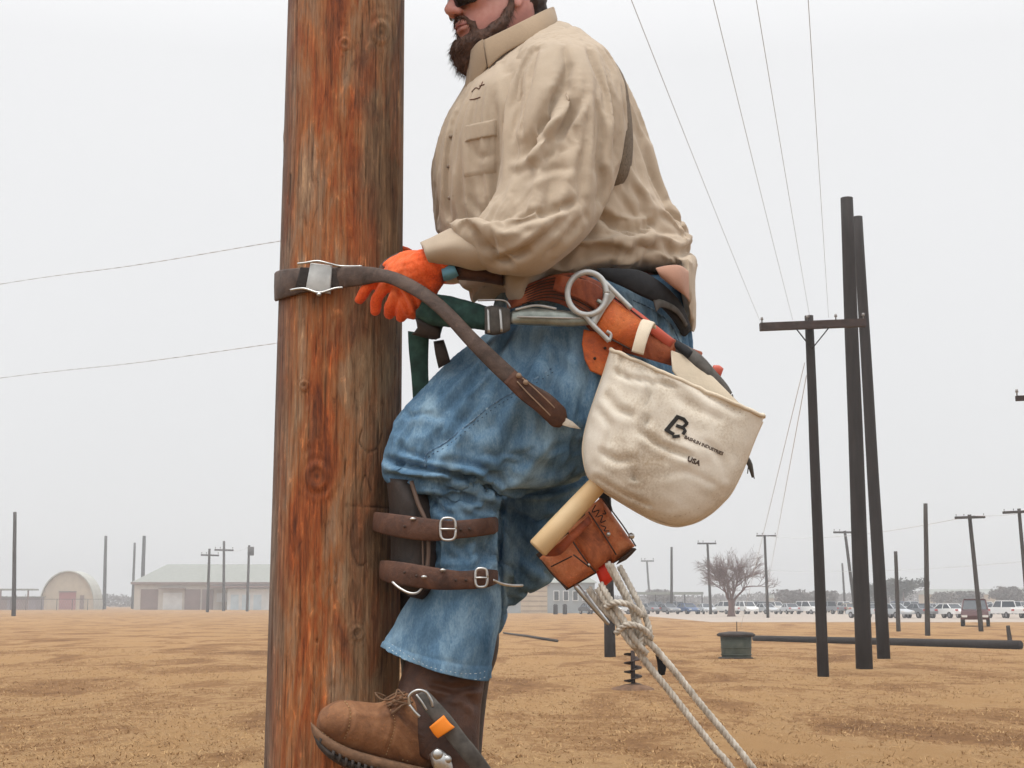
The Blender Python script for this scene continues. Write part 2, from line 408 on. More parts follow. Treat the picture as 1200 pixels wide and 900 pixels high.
m_greyweb = simple('grey_webbing', (.09, .083, .075), .9, sc=60, var=.3, bsc=600, bst=.4, bd=.001)
m_green = simple('dark_green_webbing', (.014, .05, .04), .85, sc=40, var=.4, bsc=500, bst=.5, bd=.001, c2=(.03, .085, .068))
m_boot = leather('tan_boot_leather', (.23, .10, .042), (.36, .18, .085), (.10, .04, .018), .75, 12)
m_boot2 = leather('oiled_boot_leather', (.065, .026, .014), (.13, .055, .028), (.025, .011, .007), .5, 10)
m_sole = simple('boot_sole_rubber', (.16, .085, .045), .85, var=.35, sc=50, bsc=120, bst=.5, bd=.003)
m_sole2 = simple('dark_tread_rubber', (.045, .035, .03), .85, var=.4, sc=60)
m_steel = simple('galvanised_steel', (.55, .55, .54), .38, 1, .18, 30, 90, .3, .001)
m_hook = simple('tarnished_steel', (.30, .33, .30), .42, .8, .3, 30, 90, .4, .001, c2=(.5, .52, .49))
m_steel2 = simple('dull_aluminium', (.52, .53, .52), .55, .6, .15, 40, 90, .3, .001)
m_orange = simple('orange_tab', (.85, .24, .01), .6, var=.1)
m_redor = simple('red_orange_plastic', (.55, .10, .06), .5, var=.1)
m_red = simple('red_tape', (.62, .03, .012), .5, var=.2)
m_handle = simple('pale_hickory', (.62, .42, .21), .5, sc=5, var=.14, stretch=(1,1,1), bsc=40, bst=.2, c2=(.7, .52, .3))
m_rope = simple('dirty_white_rope', (.50, .45, .38), .95, sc=60, var=.3, bsc=300, bst=.5, bd=.001, c2=(.66, .62, .55))
m_ink = simple('black_ink', (.02, .018, .016), .85)
m_ink2 = simple('brown_ink', (.07, .045, .035), .85)
m_canvas = cloth('natural_canvas', (.69, .63, .53), .06, 500, .4, .004, 18, c2=(.78, .73, .64), lo=(.44, .35, .25))
m_canvas_seam = cloth('canvas_binding', (.66, .57, .44), .08, 500, .4, .003, 30)
m_laces = simple('boot_laces', (.16, .09, .05), .9)

def wood_pole():
    m, t, b = newmat('weathered_pole_wood')
    tc = t.nodes.new('ShaderNodeTexCoord')
    v1 = coords(t, (1, 1, .10)); v2 = coords(t, (1, 1, .035)); v3 = coords(t, (1, 1, .3))
    big = noisen(t, v3, 9, 5, .6, 1.0); str_ = noisen(t, v1, 42, 8, .74, .9); fine = noisen(t, v2, 170, 4, .7)
    sep = t.nodes.new('ShaderNodeSeparateXYZ'); t.links.new(tc.outputs['Object'], sep.inputs[0])
    # weathered grey towards its two sides, raw orange on the flank facing south
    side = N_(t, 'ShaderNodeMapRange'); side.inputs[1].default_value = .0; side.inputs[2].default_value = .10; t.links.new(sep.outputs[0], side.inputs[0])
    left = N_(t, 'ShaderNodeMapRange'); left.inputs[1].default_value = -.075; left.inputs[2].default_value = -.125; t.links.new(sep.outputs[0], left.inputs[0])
    s1 = N_(t, 'ShaderNodeMath', operation='MULTIPLY_ADD'); s1.inputs[1].default_value = .5; t.links.new(str_, s1.inputs[0])
    m1 = N_(t, 'ShaderNodeMath', operation='MULTIPLY'); m1.inputs[1].default_value = .75; t.links.new(big, m1.inputs[0]); t.links.new(m1.outputs[0], s1.inputs[2])
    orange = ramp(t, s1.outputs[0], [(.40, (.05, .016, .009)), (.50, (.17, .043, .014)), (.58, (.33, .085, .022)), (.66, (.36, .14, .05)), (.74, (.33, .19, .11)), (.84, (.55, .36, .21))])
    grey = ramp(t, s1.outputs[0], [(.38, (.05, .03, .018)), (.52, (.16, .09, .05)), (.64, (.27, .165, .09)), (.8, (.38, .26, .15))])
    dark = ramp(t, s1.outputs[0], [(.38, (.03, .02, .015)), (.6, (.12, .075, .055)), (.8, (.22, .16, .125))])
    patch = noisen(t, coords(t, (1, 1, .35)), 14, 4, .6, .6)
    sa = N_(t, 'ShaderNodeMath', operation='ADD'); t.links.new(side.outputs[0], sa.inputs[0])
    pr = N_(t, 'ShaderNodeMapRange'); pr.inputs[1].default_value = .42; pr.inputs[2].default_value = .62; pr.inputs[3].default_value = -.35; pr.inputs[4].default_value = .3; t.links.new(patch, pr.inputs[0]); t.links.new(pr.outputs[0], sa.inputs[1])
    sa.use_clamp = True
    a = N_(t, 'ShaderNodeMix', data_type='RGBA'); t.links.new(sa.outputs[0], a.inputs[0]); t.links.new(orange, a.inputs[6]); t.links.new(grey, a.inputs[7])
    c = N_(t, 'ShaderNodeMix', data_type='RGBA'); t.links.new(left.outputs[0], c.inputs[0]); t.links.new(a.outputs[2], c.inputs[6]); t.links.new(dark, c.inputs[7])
    fl = ramp(t, fine, [(.33, (.28, .25, .23)), (.47, (.9, .9, .9)), (.6, (1.1, 1.1, 1.1)), (.7, (1.7, 1.6, 1.5))])
    mm = N_(t, 'ShaderNodeMix', data_type='RGBA', blend_type='MULTIPLY'); mm.inputs[0].default_value = .85; t.links.new(c.outputs[2], mm.inputs[6]); t.links.new(fl, mm.inputs[7])
    chip = noisen(t, coords(t, (1, 1, .22)), 75, 5, .7, .8)
    cf = ramp(t, chip, [(.30, (.35, .3, .28)), (.42, (.85, .85, .85)), (.58, (1.05, 1.05, 1.05)), (.70, (2.0, 1.9, 1.8))])
    m3_ = N_(t, 'ShaderNodeMix', data_type='RGBA', blend_type='MULTIPLY'); m3_.inputs[0].default_value = .8; t.links.new(mm.outputs[2], m3_.inputs[6]); t.links.new(cf, m3_.inputs[7]); mm = m3_
    at_ = t.nodes.new('ShaderNodeAttribute'); at_.attribute_name = 'crack'
    ck = N_(t, 'ShaderNodeMix', data_type='RGBA'); t.links.new(at_.outputs['Fac'], ck.inputs[0]); t.links.new(mm.outputs[2], ck.inputs[6]); ck.inputs[7].default_value = (.03, .016, .01, 1)
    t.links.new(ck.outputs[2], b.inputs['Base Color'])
    b.inputs['Roughness'].default_value = .68; b.inputs['Specular IOR Level'].default_value = .3
    p = bump(t, b, str_, .9, .006); p = bump(t, b, chip, .7, .004, p); bump(t, b, fine, .7, .002, p); return m
m_polewood = wood_pole()
m_darkpole = simple('creosoted_pole', (.016, .011, .0095), .85, sc=14, var=.35, stretch=(1, 1, .1), bsc=30, bst=.5, bd=.02)
m_darkpole2 = simple('far_pole_wood', (.05, .042, .037), .9, sc=10, var=.3, stretch=(1, 1, .1))
m_arm = simple('crossarm_wood', (.045, .028, .024), .85, sc=10, var=.3)
m_porc = simple('insulator_glaze', (.25, .24, .23), .3)
m_wire = simple('line_wire', (.42, .42, .43), .6, .3)
m_wire2 = simple('faint_wire', (.62, .62, .63), .7)

# ------------------------------------------------------------------ ground
def grass_mat():
    m, t, b = newmat('dry_grass')
    v = coords(t); n1 = noisen(t, coords(t, (1, .45, 1)), .45, 6, .66, .8); n2 = noisen(t, coords(t, (1, .5, 1)), 5.5, 8, .8, .3); n3 = noisen(t, v, 42, 4, .7)
    a = N_(t, 'ShaderNodeMath', operation='MULTIPLY_ADD'); a.inputs[1].default_value = .55; t.links.new(n2, a.inputs[0]); t.links.new(n1, a.inputs[2])
    c = N_(t, 'ShaderNodeMath', operation='MULTIPLY_ADD'); c.inputs[1].default_value = .35; t.links.new(n3, c.inputs[0]); t.links.new(a.outputs[0], c.inputs[2])
    t.links.new(ramp(t, c.outputs[0], [(.66, (.11, .052, .023)), (.80, (.205, .105, .044)), (.93, (.285, .156, .066)), (1.04, (.35, .205, .09)), (1.2, (.43, .28, .14))]), b.inputs['Base Color'])
    b.inputs['Roughness'].default_value = .95; b.inputs['Specular IOR Level'].default_value = .1
    p = bump(t, b, n2, .8, .06); bump(t, b, n3, .9, .03, p); return m
m_grass = grass_mat()
G = 1500
mesh('ground', [(-G, -60, 0), (G, -60, 0), (G, 2600, 0), (-G, 2600, 0)], [(0, 1, 2, 3)], m_grass, smooth=False)['kind'] = 'structure'
m_asph = simple('pale_asphalt', (.36, .30, .25), .9, sc=.4, var=.12)
pk = MB(); pk.box(16, 190, 118, 275, -.2, .006); pk.build('parking_lot', m_asph, smooth=False)['kind'] = 'structure'
m_dirt = simple('bare_earth', (.16, .085, .045), .95, sc=6, var=.3, bsc=30, bst=.8, bd=.05)
m_blade = simple('straw_blades', (.36, .21, .09), .9, sc=3, var=.3, c2=(.54, .36, .17))
# straw tufts over the nearer field
def tufts():
    n = 42000
    Y = 11.5 + 38*rng.random(n)**1.35; X = (rng.random(n)-.5)*2*(Y*.42+1.5)
    keep = np.array([noise.noise(Vector((x*.35, y*.35, 3)))+.7*noise.noise(Vector((x*1.7, y*1.7, 9))) for x, y in zip(X, Y)]) > -.25
    X, Y = X[keep], Y[keep]; n = len(X); k = 3
    X = np.repeat(X, k)+rng.normal(0, .03, n*k); Y = np.repeat(Y, k)+rng.normal(0, .03, n*k); n = n*k
    h = .010+.034*rng.random(n)**2; a = rng.random(n)*math.pi; w_ = .004+.004*rng.random(n); ln = rng.normal(0, .035, (n, 2))
    v = np.zeros((n, 3, 3))
    v[:, 0, 0] = X-np.cos(a)*w_; v[:, 0, 1] = Y-np.sin(a)*w_; v[:, 1, 0] = X+np.cos(a)*w_; v[:, 1, 1] = Y+np.sin(a)*w_
    v[:, 2, 0] = X+ln[:, 0]; v[:, 2, 1] = Y+ln[:, 1]; v[:, 2, 2] = h
    f = np.arange(n*3).reshape(-1, 3)
    me = bpy.data.meshes.new('dry_grass'); me.vertices.add(n*3); me.vertices.foreach_set('co', v.ravel()); me.loops.add(n*3); me.polygons.add(n)
    me.loops.foreach_set('vertex_index', f.ravel()); me.polygons.foreach_set('loop_start', np.arange(n)*3); me.update(calc_edges=True)
    o = link('dry_grass', me, m_blade); tag(o, 'short straw coloured winter grass over the field', 'grass', kind='stuff')
tufts()

# ------------------------------------------------------------------ main pole
PX0 = M(398, 450, 0).x; PT = 2.9
def pole_radius(z): return .1265 - (z-1.9)*.0055
def main_pole():
    zs = list(np.linspace(-.02, .85, 12)) + list(np.arange(.9, 2.75, .0035)) + list(np.linspace(2.8, 8.6, 60))
    n = 420; Z = np.array(zs); th = np.linspace(0, 2*math.pi, n, endpoint=False)
    TH, ZZ = np.meshgrid(th, Z); base = pole_radius(ZZ)
    disp = np.zeros_like(ZZ); crack = np.zeros_like(ZZ)
    for (m_, amp) in ((3, .0022), (5, .0012)): disp += amp*np.sin(m_*TH+ZZ*.9+m_)
    r2 = np.random.default_rng(3)
    ux, uy = np.cos(TH), np.sin(TH)
    # long drying checks
    for _ in range(150):
        t0 = r2.random()*2*math.pi; z0 = .7+r2.random()*2.2; L = .03+.22*r2.random()**2; wv = .006+.014*r2.random(); dp = .0006+.0026*r2.random()**2
        dth = (TH-t0-.02*np.sin(ZZ*14+t0*9)+math.pi) % (2*math.pi)-math.pi
        g = np.exp(-(dth/wv*1.6)**2)*np.clip(1-((ZZ-z0)/L)**2, 0, 1); disp -= dp*g*1.3
        if dp > .0016: crack = np.maximum(crack, .8*g)
    # spur marks and knots
    X = PX0 + np.cos(TH)*base; Yw = PT + np.sin(TH)*base
    co = np.stack([X.ravel(), Yw.ravel(), ZZ.ravel()], 1); px, py = proj(co); px = px.reshape(X.shape); py = py.reshape(X.shape)
    front = np.sin(TH) < -.05
    def curve(pl, wd, dep, ck):
        nonlocal disp, crack
        rows = cat_interp(pl, 6); best = np.full(X.shape, 1e9)
        for a, b in zip(rows[:-1], rows[1:]):
            ab = b-a; l2 = (ab**2).sum()+1e-9; t = np.clip(((px-a[0])*ab[0]+(py-a[1])*ab[1])/l2, 0, 1)
            best = np.minimum(best, np.hypot(px-a[0]-t*ab[0], py-a[1]-t*ab[1]))
        g = np.exp(-(best/wd)**2)*front; disp = disp - dep*g; crack = np.maximum(crack, ck*g)
    curve([(424, 503), (421, 518), (430, 529), (442, 524), (447, 508)], 1.0, .0025, .55)
    curve([(424, 590), (423, 572), (428, 557), (434, 575)], .9, .002, .5)
    curve([(405, 592), (430, 593), (458, 596)], .8, .002, .55)
    curve([(412, 618), (412, 640), (420, 662), (428, 660)], 1.0, .0025, .55)
    curve([(340, 205), (338, 240)], 1.2, .002, .5)
    for kx, ky, kr in ((371, 558, 13), (446, 38, 11), (404, 52, 6), (356, 452, 5), (418, 742, 7)):
        d = np.hypot(px-kx, (py-ky)*.85); g = np.where(front, 1, 0)
        disp += g*(.004*np.exp(-(d/kr)**2) - .005*np.exp(-(d/(kr*.3))**2) + .0016*np.cos(d/kr*7)*np.exp(-(d/kr/1.6)**2))
        crack = np.maximum(crack, g*(.75*np.exp(-(d/(kr*.25))**2) + .45*np.clip(np.cos(d/kr*7+2), 0, 1)*np.exp(-(d/kr/1.2)**2)))
    for _ in range(130):     # small splinter nicks left by spurs
        kx = 320+r2.random()*150; ky = r2.random()*900; L = 3+9*r2.random(); d = np.hypot((px-kx)*2.2, (py-ky)*(5/L))
        g = np.exp(-(d/4)**2)*front; disp -= .0016*g*r2.choice([-1, 1, 1]); 
    R = base+disp
    vs = np.stack([PX0+np.cos(TH)*R, PT+np.sin(TH)*R, ZZ], 2).reshape(-1, 3) - np.array([PX0, PT, 0])
    m = len(Z); i = np.arange(m-1)[:, None]*n; k = np.arange(n)[None, :]; k2 = (k+1) % n
    f = np.stack([i+k, i+k2, i+n+k2, i+n+k], 2).reshape(-1, 4)
    me = bpy.data.meshes.new('climbing_pole'); nv = len(vs); nf = len(f)
    me.vertices.add(nv); me.vertices.foreach_set('co', vs.ravel()); me.loops.add(nf*4); me.polygons.add(nf)
    me.loops.foreach_set('vertex_index', f.ravel()); me.polygons.foreach_set('loop_start', np.arange(nf)*4); me.update(calc_edges=True)
    me.polygons.foreach_set('use_smooth', [True]*nf)
    a = me.attributes.new('crack', 'FLOAT', 'POINT'); a.data.foreach_set('value', crack.ravel())
    o = link('utility_pole', me, m_polewood); o.location = (PX0, PT, 0)
    tag(o, 'thick weathered orange brown wooden pole the lineman is climbing', 'utility pole')
    # domed cap end
    return o
main_pole()
# two slack twisted lines running off to the left from the pole
for (y0, y1, lab) in ((281, 404, 'upper of two thin slack lines running left from behind the climbed pole'), (400, 497, 'lower of two thin slack lines running left from behind the climbed pole')):
    a = M(398, y0-7, .115); b = at(-500, y1, 7.5); pts = []
    mid_px = (0, 333 if y0 < 300 else 443)
    c = at(*mid_px, 4.2)
    mb = MB(); q = [a, at(325, y0+2, 3.15), at(160, (y0+mid_px[1])/2+3.5, 3.6), c, at(-250, (mid_px[1]+y1)/2+8, 5.6), b]
    rows = cat_interp([tuple(v) for v in q], 30)
    for ph in (0, math.pi):
        P_ = []
        for i, r_ in enumerate(rows):
            an = i*1.25+ph; P_.append(Vector(r_)+Vector((0, math.cos(an), math.sin(an)))*.0006)
        mb.tube(P_, .0006, 5)
    o = mb.build('slack_line', m_wire2); tag(o, lab, 'cable', 'slack lines left of the climbed pole')

# ------------------------------------------------------------------ THE LINEMAN
base = M(520, 905, 0)
man = empty('person', base, 'bearded man in tan work shirt and blue jeans climbing the pole', 'person')
HO = M(583, 1, .0); yaw = math.radians(27)
HR = Matrix.Rotation(math.radians(180)+yaw, 3, 'Z') @ Matrix.Rotation(math.radians(4), 3, 'Y')
def H(f, s, u): return HO + HR @ Vector((f, s, u))
def head_loft(rings, mb, n=32):
    rows = cat_interp(rings, 3); vs = []; fs = []
    for z, f_, b_, w_, e_ in rows:
        for k in range(n):
            th = 2*math.pi*k/n; c, s_ = math.cos(th), math.sin(th)
            c2 = math.copysign(abs(c)**e_, c); s2 = math.copysign(abs(s_)**e_, s_)
            vs.append(H((f_+b_)/2+(f_-b_)/2*c2, w_*s2, z))
    m = len(rows)
    for i in range(m-1):
        for k in range(n): fs.append((i*n+k, (i+1)*n+k, (i+1)*n+(k+1) % n, i*n+(k+1) % n))
    fs.append(tuple(range(n))); fs.append(tuple((m-1)*n+k for k in range(n))[::-1]); mb.add(vs, fs)
T = [ (560,82, 641,22, 0, .085), (546,100, 664,30, 0, .15), (534,120, 690,45, 0, .205), (521,142, 716,72, 0, .225),
      (511,172, 738,108, 0, .225), (507,207, 757,155, 0, .222), (509,240, 770,200, 0, .22), (516,272, 782,236, 0, .215),
      (530,306, 805,262, 0, .215), (543,332, 812,296, 0, .212), (552,356, 806,326, 0, .205, 26)]
ARM = [(622,44, 676,30, -.10, .05), (608,60, 700,52, -.12, .095), (597,84, 724,80, -.15, .118), (591,120, 734,125, -.17, .128), (589,160, 730,168, -.19, .125),
       (590,198, 720,208, -.215, .118), (586,225, 698,262, -.25, .105), (569,241, 668,296, -.268, .095), (548,254, 628,322, -.262, .082),
       (534,263, 586,319, -.25, .068), (524,268, 566,317, -.242, .056)]
FARM = [(612,56, 682,40, .15, .06), (600,85, 700,90, .19, .09), (600,130, 700,140, .215, .09), (600,180, 700,200, .23, .09),
        (600,240, 690,270, .24, .08), (570,285, 640,330, .23, .07), (530,300, 580,335, .2, .055), (500,300, 512,330, .18, .045)]
P = [(590,326, 797,322, 0, .19), (582,350, 802,350, 0, .205), (575,378, 810,385, 0, .21), (575,405, 812,420, 0, .205), (590,440, 800,455, 0, .19), (620,480,765,490, .0, .15)]
TH = [(620,360, 800,450, -.10, .115), (580,385, 765,500, -.115, .12), (548,408, 715,540, -.12, .118), (520,432, 680,560, -.125, .11),
      (495,456, 645,570, -.13, .102), (472,482, 615,578, -.13, .095), (458,508, 598,580, -.13, .09), (452,530, 590,582, -.13, .08)]
KN = [(463,490, 585,500, -.13, .085), (454,520, 592,540, -.13, .09), (448,545, 592,562, -.13, .088), (450,562, 590,580, -.13, .082), (478,575, 588,592, -.13, .076), (492,605, 583,610, -.13, .072), (497,650, 581,652, -.13, .068),
      (492,684, 587,686, -.13, .070)]
FL = [(600,400, 770,440, .08, .13), (590,480, 740,500, .10, .125), (586,530, 706,552, .11, .12), (572,570, 696,590, .105, .12), (566,610, 684,622, .11, .115),
      (560,645, 664,650, .11, .105), (556,672, 645,680, .11, .10), (550,694, 614,694, .11, .08), (540,722, 592,722, .11, .07), (536,745, 585,745, .11, .062)]
# body (continuous, under the clothes)
bd = MB()
head_loft([(.12, .015, -.03, .022, 1), (.11, .045, -.06, .045, 1), (.09, .07, -.08, .06, .95), (.06, .086, -.094, .071, .95), (.03, .093, -.098, .075, .95),
           (.005, .087, -.098, .075, .95), (-.025, .086, -.094, .073, .92), (-.055, .087, -.078, .068, .9), (-.085, .084, -.055, .058, .9), (-.108, .078, -.035, .042, .95), (-.118, .065, -.02, .02, 1)], bd)
bd.tube([H(.084, 0, .008), H(.100, 0, -.012), H(.112, 0, -.033)], [.009, .011, .013], 10, rnd=True)
for s_ in (-1, 1):
    bd.ell(H(.100, s_*.013, -.038), (.011, .009, .009)); bd.ell(H(.083, s_*.03, .022), (.012, .024, .009), HR)
    bd.ell(H(.064, s_*.038, -.022), (.024, .022, .02), HR)
    bd.ell(H(-.008, s_*.077, -.008), (.017, .009, .032), HR); bd.ell(H(-.004, s_*.079, -.034), (.009, .007, .011), HR)
bd.tube([H(.082, -.026, -.064), H(.094, -.01, -.060), H(.094, .01, -.060), H(.082, .026, -.064)], .0048, 8, rnd=True)
bd.tube([H(.080, -.024, -.073), H(.092, -.009, -.075), H(.092, .009, -.075), H(.080, .024, -.073)], .0055, 8, rnd=True)
bd.tube([H(-.025, 0, -.04), H(-.04, 0, -.13), H(-.055, 0, -.2)], [.062, .062, .075], 20, rnd=True)
for L_ in (T, ARM, FARM, P, TH, KN, FL): loft(L_, 2, 20, shrink=.5 if L_ is ARM else .6 if (L_ is TH or L_ is KN) else .7, mb=bd)
bd.tube([M(540,296,-.22), M(505,304,-.20), M(470,322,-.165)], [.018, .020, .03], 12, rnd=True)
bd.tube([M(530,318,.2), M(500,318,.17), M(450,322,.16)], [.03, .026, .03], 12, rnd=True)
bd.tube([M(520,740,-.13), M(520,830,-.15), M(520,880,-.16)], [.036, .03, .03], 12, rnd=True)
bd.tube([M(562,720,.12), M(553,830,.1), M(545,905,.1)], [.03, .028, .03], 12, rnd=True)
body = remesh(bd, 'body', .0035, m_skin, man, 3)
# lips colour strip
mb = MB(); mb.tube([H(.0835, -.0245, -.0685), H(.0985, -.009, -.068), H(.0985, .009, -.068), H(.0855, .0245, -.0685)], .0022, 6); mb.build('mouth_line', m_lips, man)
# beard: jaw mass plus individual strands
br = MB()
pts = [H(.0, -.074, -.01), H(.01, -.073, -.045), H(.03, -.066, -.08), H(.06, -.045, -.105), H(.085, 0, -.118), H(.06, .045, -.105), H(.03, .066, -.08), H(.01, .073, -.045), H(.0, .074, -.01)]
br.tube(pts, [.006, .009, .014, .019, .023, .019, .014, .009, .006], 12, rnd=True)
br.tube([H(.078, -.02, -.112), H(.072, 0, -.145), H(.060, .0, -.168)], [.028, .030, .014], 12, rnd=True)
br.tube([H(.078, .02, -.112), H(.07, 0, -.14)], [.026, .024], 12, rnd=True)
br.tube([H(.078, -.034, -.075), H(.092, -.02, -.052), H(.099, 0, -.048), H(.092, .02, -.052), H(.078, .034, -.075)], [.006, .0045, .004, .0045, .006], 8, rnd=True)
br.tube([H(.076, -.035, -.07), H(.075, -.034, -.1)], [.006, .012], 8, rnd=True); br.tube([H(.076, .035, -.07), H(.075, .034, -.1)], [.006, .012], 8, rnd=True)
beard = remesh(br, 'beard', .003, m_beard, man, 2, noise_amp=.003, noise_sc=60)
bm_ = MB()
bvb = bvh_of(beard)
nb = len(beard.data.polygons); bloc = Vector(beard.location)+Vector(man.location)
for i in range(2600):
    p = beard.data.polygons[random.randrange(nb)]; c = p.center + bloc; nrm = p.normal.copy()
    d = (nrm*.6 + Vector((random.gauss(0, .4), random.gauss(0, .4), -.9))).normalized(); L = random.uniform(.006, .02)
    sd_ = d.orthogonal().normalized()*.0006
    bm_.add([c-sd_, c+sd_, c+d*L+Vector((0, 0, -.2*L))], [(0, 1, 2)])
bm_.build('beard_strands', m_beard, beard)['kind'] = 'stuff'
# hair, cap, sunglasses
hb = MB()
hb.ell(H(-.045, 0, .02), (.065, .082, .085), HR); hb.ell(H(-.075, 0, -.03), (.032, .062, .045), HR)
hb.tube([H(-.07, -.05, -.055), H(-.085, 0, -.06), H(-.07, .05, -.055)], .018, 10, rnd=True)
for s_ in (-1, 1): hb.tube([H(.012, s_*.073, .03), H(.008, s_*.0745, -.02)], [.012, .009], 8, rnd=True)
remesh(hb, 'hair', .004, m_hair, man, 2, noise_amp=.003, noise_sc=70)
cp = MB()
head_loft([(.04, .100, -.112, .087, 1), (.07, .097, -.108, .084, 1), (.10, .08, -.09, .07, 1), (.125, .045, -.055, .042, 1), (.134, .005, -.015, .008, 1)], cp)
br_ = [H(.17*math.cos(a)*1.0-.005, .085*math.sin(a)*1.05, .040+.02*(1-abs(math.sin(a)))*0) for a in np.linspace(-1.2, 1.2, 14)]
n0 = len(cp.v); inn = [H(.085*math.cos(a), .085*math.sin(a), .046) for a in np.linspace(-1.2, 1.2, 14)]
cp.add(br_+inn+[v+Vector((0, 0, .004)) for v in br_]+[v+Vector((0, 0, .004)) for v in inn],
       [(i, i+1, 15+i, 14+i) for i in range(13)]+[(28+i, 42+i, 43+i, 29+i) for i in range(13)]+[(i, 28+i, 29+i, i+1) for i in range(13)])
cp.build('cap', m_cap, man)
gl = MB()
AA = np.linspace(-1.45, 1.45, 29); vs = []; fs = []
for a in AA:
    q = abs(a); f_ = .012+.094*math.cos(a)**.9; s2 = .085*math.sin(a); top = .012; bot = -.034+.030*max(0, (q-.75)/.7)**.8+(.014*max(0, 1-q/.13) if q < .13 else 0)
    vs += [H(f_, s2, bot), H(f_+.003*math.cos(a), s2+.003*math.sin(a), (top+bot)/2), H(f_, s2, top), H(f_-.004*math.cos(a), s2*.965, top), H(f_-.004*math.cos(a), s2*.965, bot)]
for i in range(28):
    for k in range(5): k2 = (k+1) % 5; fs.append((5*i+k, 5*i+k2, 5*i+5+k2, 5*i+5+k))
gl.add(vs, fs)
for s_ in (-1, 1): gl.tube([H(.02, s_*.083, .006), H(-.03, s_*.083, .004)], .0035, 8)
gl.build('sunglasses', m_lens, man)

# ---- shirt
sh = MB(); loft(T, 3, 40, sq=.92, mb=sh); loft([(612,56, 682,40, -.13, .05), (604,90, 700,84, -.15, .08), (600,140, 700,150, -.16, .08)], 3, 24, mb=sh); loft(FARM, 3, 24, mb=sh)
loft([(796,300, 812,300, -.03, .13), (796,330, 814,330, -.04, .13), (802,360, 815,360, -.04, .10), (808,388, 816,392, -.04, .05)], 2, 20, mb=sh)
SF = [([(700,250),(722,264),(746,270),(768,260)], -5, .016), ([(757,196),(770,226),(784,250)], 4, .004), ([(772,250),(792,262),(808,284)], -5, .009), ([(690,288),(716,290),(744,300)], -4, .008), ([(740,215),(752,236),(752,256)], -4, .006),
      ([(716,314),(722,296),(738,276)], 3.4, .005), ([(752,316),(757,298),(770,284)], -3.4, .005), ([(784,316),(787,300),(780,286)], 3.4, .004), ([(668,314),(690,300),(716,296)], 4, .005),
      ([(543,112),(530,150),(524,190),(524,235),(532,280)], 2, .007), ([(581,122),(583,160),(584,205)], 2, .006), ([(556,172),(564,184),(578,182)], 4, .003),
      ([(548,228),(562,248),(580,262)], 4, .004), ([(720,60),(742,110),(756,160)], 2.5, .003)]
AF = [([(660,102),(646,126),(630,154),(611,186)], -6, .025), ([(684,110),(668,140),(646,168)], -5, .009), ([(700,120),(704,160),(698,200)], 4, .007), ([(612,90),(608,130),(600,170)], -4, .006), ([(600,206),(618,198),(640,194)], -5, .006), ([(612,216),(640,200),(676,196)], 5, .004), ([(672,72),(662,92),(654,112)], 5, .004),
      ([(570,262),(578,282),(584,306)], -3, .006),
      ([(700,190),(706,215),(700,240)], -5, .009), ([(576,308),(614,294),(654,264)], -5, .012), ([(600,262),(640,250),(676,236)], 4.5, .009), ([(660,150),(650,176),(632,190)], 5, .005), ([(640,54),(624,62),(612,84)], 3, .004),
      ([(724,90),(728,130),(726,170)], 4, .005), ([(640,300),(662,280),(684,252)], 4, .006)]
def shirt_pin(px, py, co):
    w_ = np.full(len(px), .12)
    def blob(x, y, r_, v):
        nonlocal w_
        w_ = np.maximum(w_, v*np.exp(-((px-x)**2+(py-y)**2)/r_**2))
    for q in ((500,297,22), (640,20,30), (600,45,30), (560,80,25), (575,360,20), (640,335,25), (700,315,20), (760,318,22), (805,330,22)): blob(*q, .9)
    return w_
loft([(582,300, 650,290, -.17, .05), (588,325, 644,314, -.18, .048), (594,345, 628,334, -.182, .042), (600,359, 618,352, -.182, .032)], 3, 18, mb=sh)
shirt = remesh(sh, 'shirt', .0085, m_shirt, man, 4, fold=SF, cloth=dict(grow=.06, pinf=shirt_pin, frames=14, bend=1.0, grav=.6, amp=1.25))
AR = MB(); loft(ARM, 4, 34, mb=AR)
def sleeve_pin(px, py, co):
    return np.maximum(.12, .9*np.maximum(np.exp(-((px-535)**2+(py-290)**2)/22**2), np.exp(-((py-40)/20)**2)))
sleeve = remesh(AR, 'sleeve', .0075, m_shirt, man, 3, fold=AF, cloth=dict(grow=.085, pinf=sleeve_pin, frames=14, bend=.9, grav=.5, amp=1.5, lp=80))
# back pleat gusset, with its shade painted in, comes further down
cf = MB(); loft([(558,258, 580,316, -.248, .060), (536,264, 553,315, -.242, .059), (514,274, 528,311, -.230, .054), (493,285, 503,309, -.215, .0475)], 5, 60, mb=cf, cap=False); cf = cf.build('cuff', m_shirt, sleeve)
fs_ = cf.modifiers.new('thickness', 'SOLIDIFY'); fs_.thickness = .003; fs_.offset = 0
for v_ in cf.data.vertices: v_.co += Vector((noise.noise(v_.co*28), noise.noise(v_.co*28+Vector((5,0,0))), noise.noise(v_.co*24+Vector((0,9,0)))))*.004
bs = bvh_of(shirt); ba_ = bvh_of(sleeve); bc_ = bvh_of(cf)
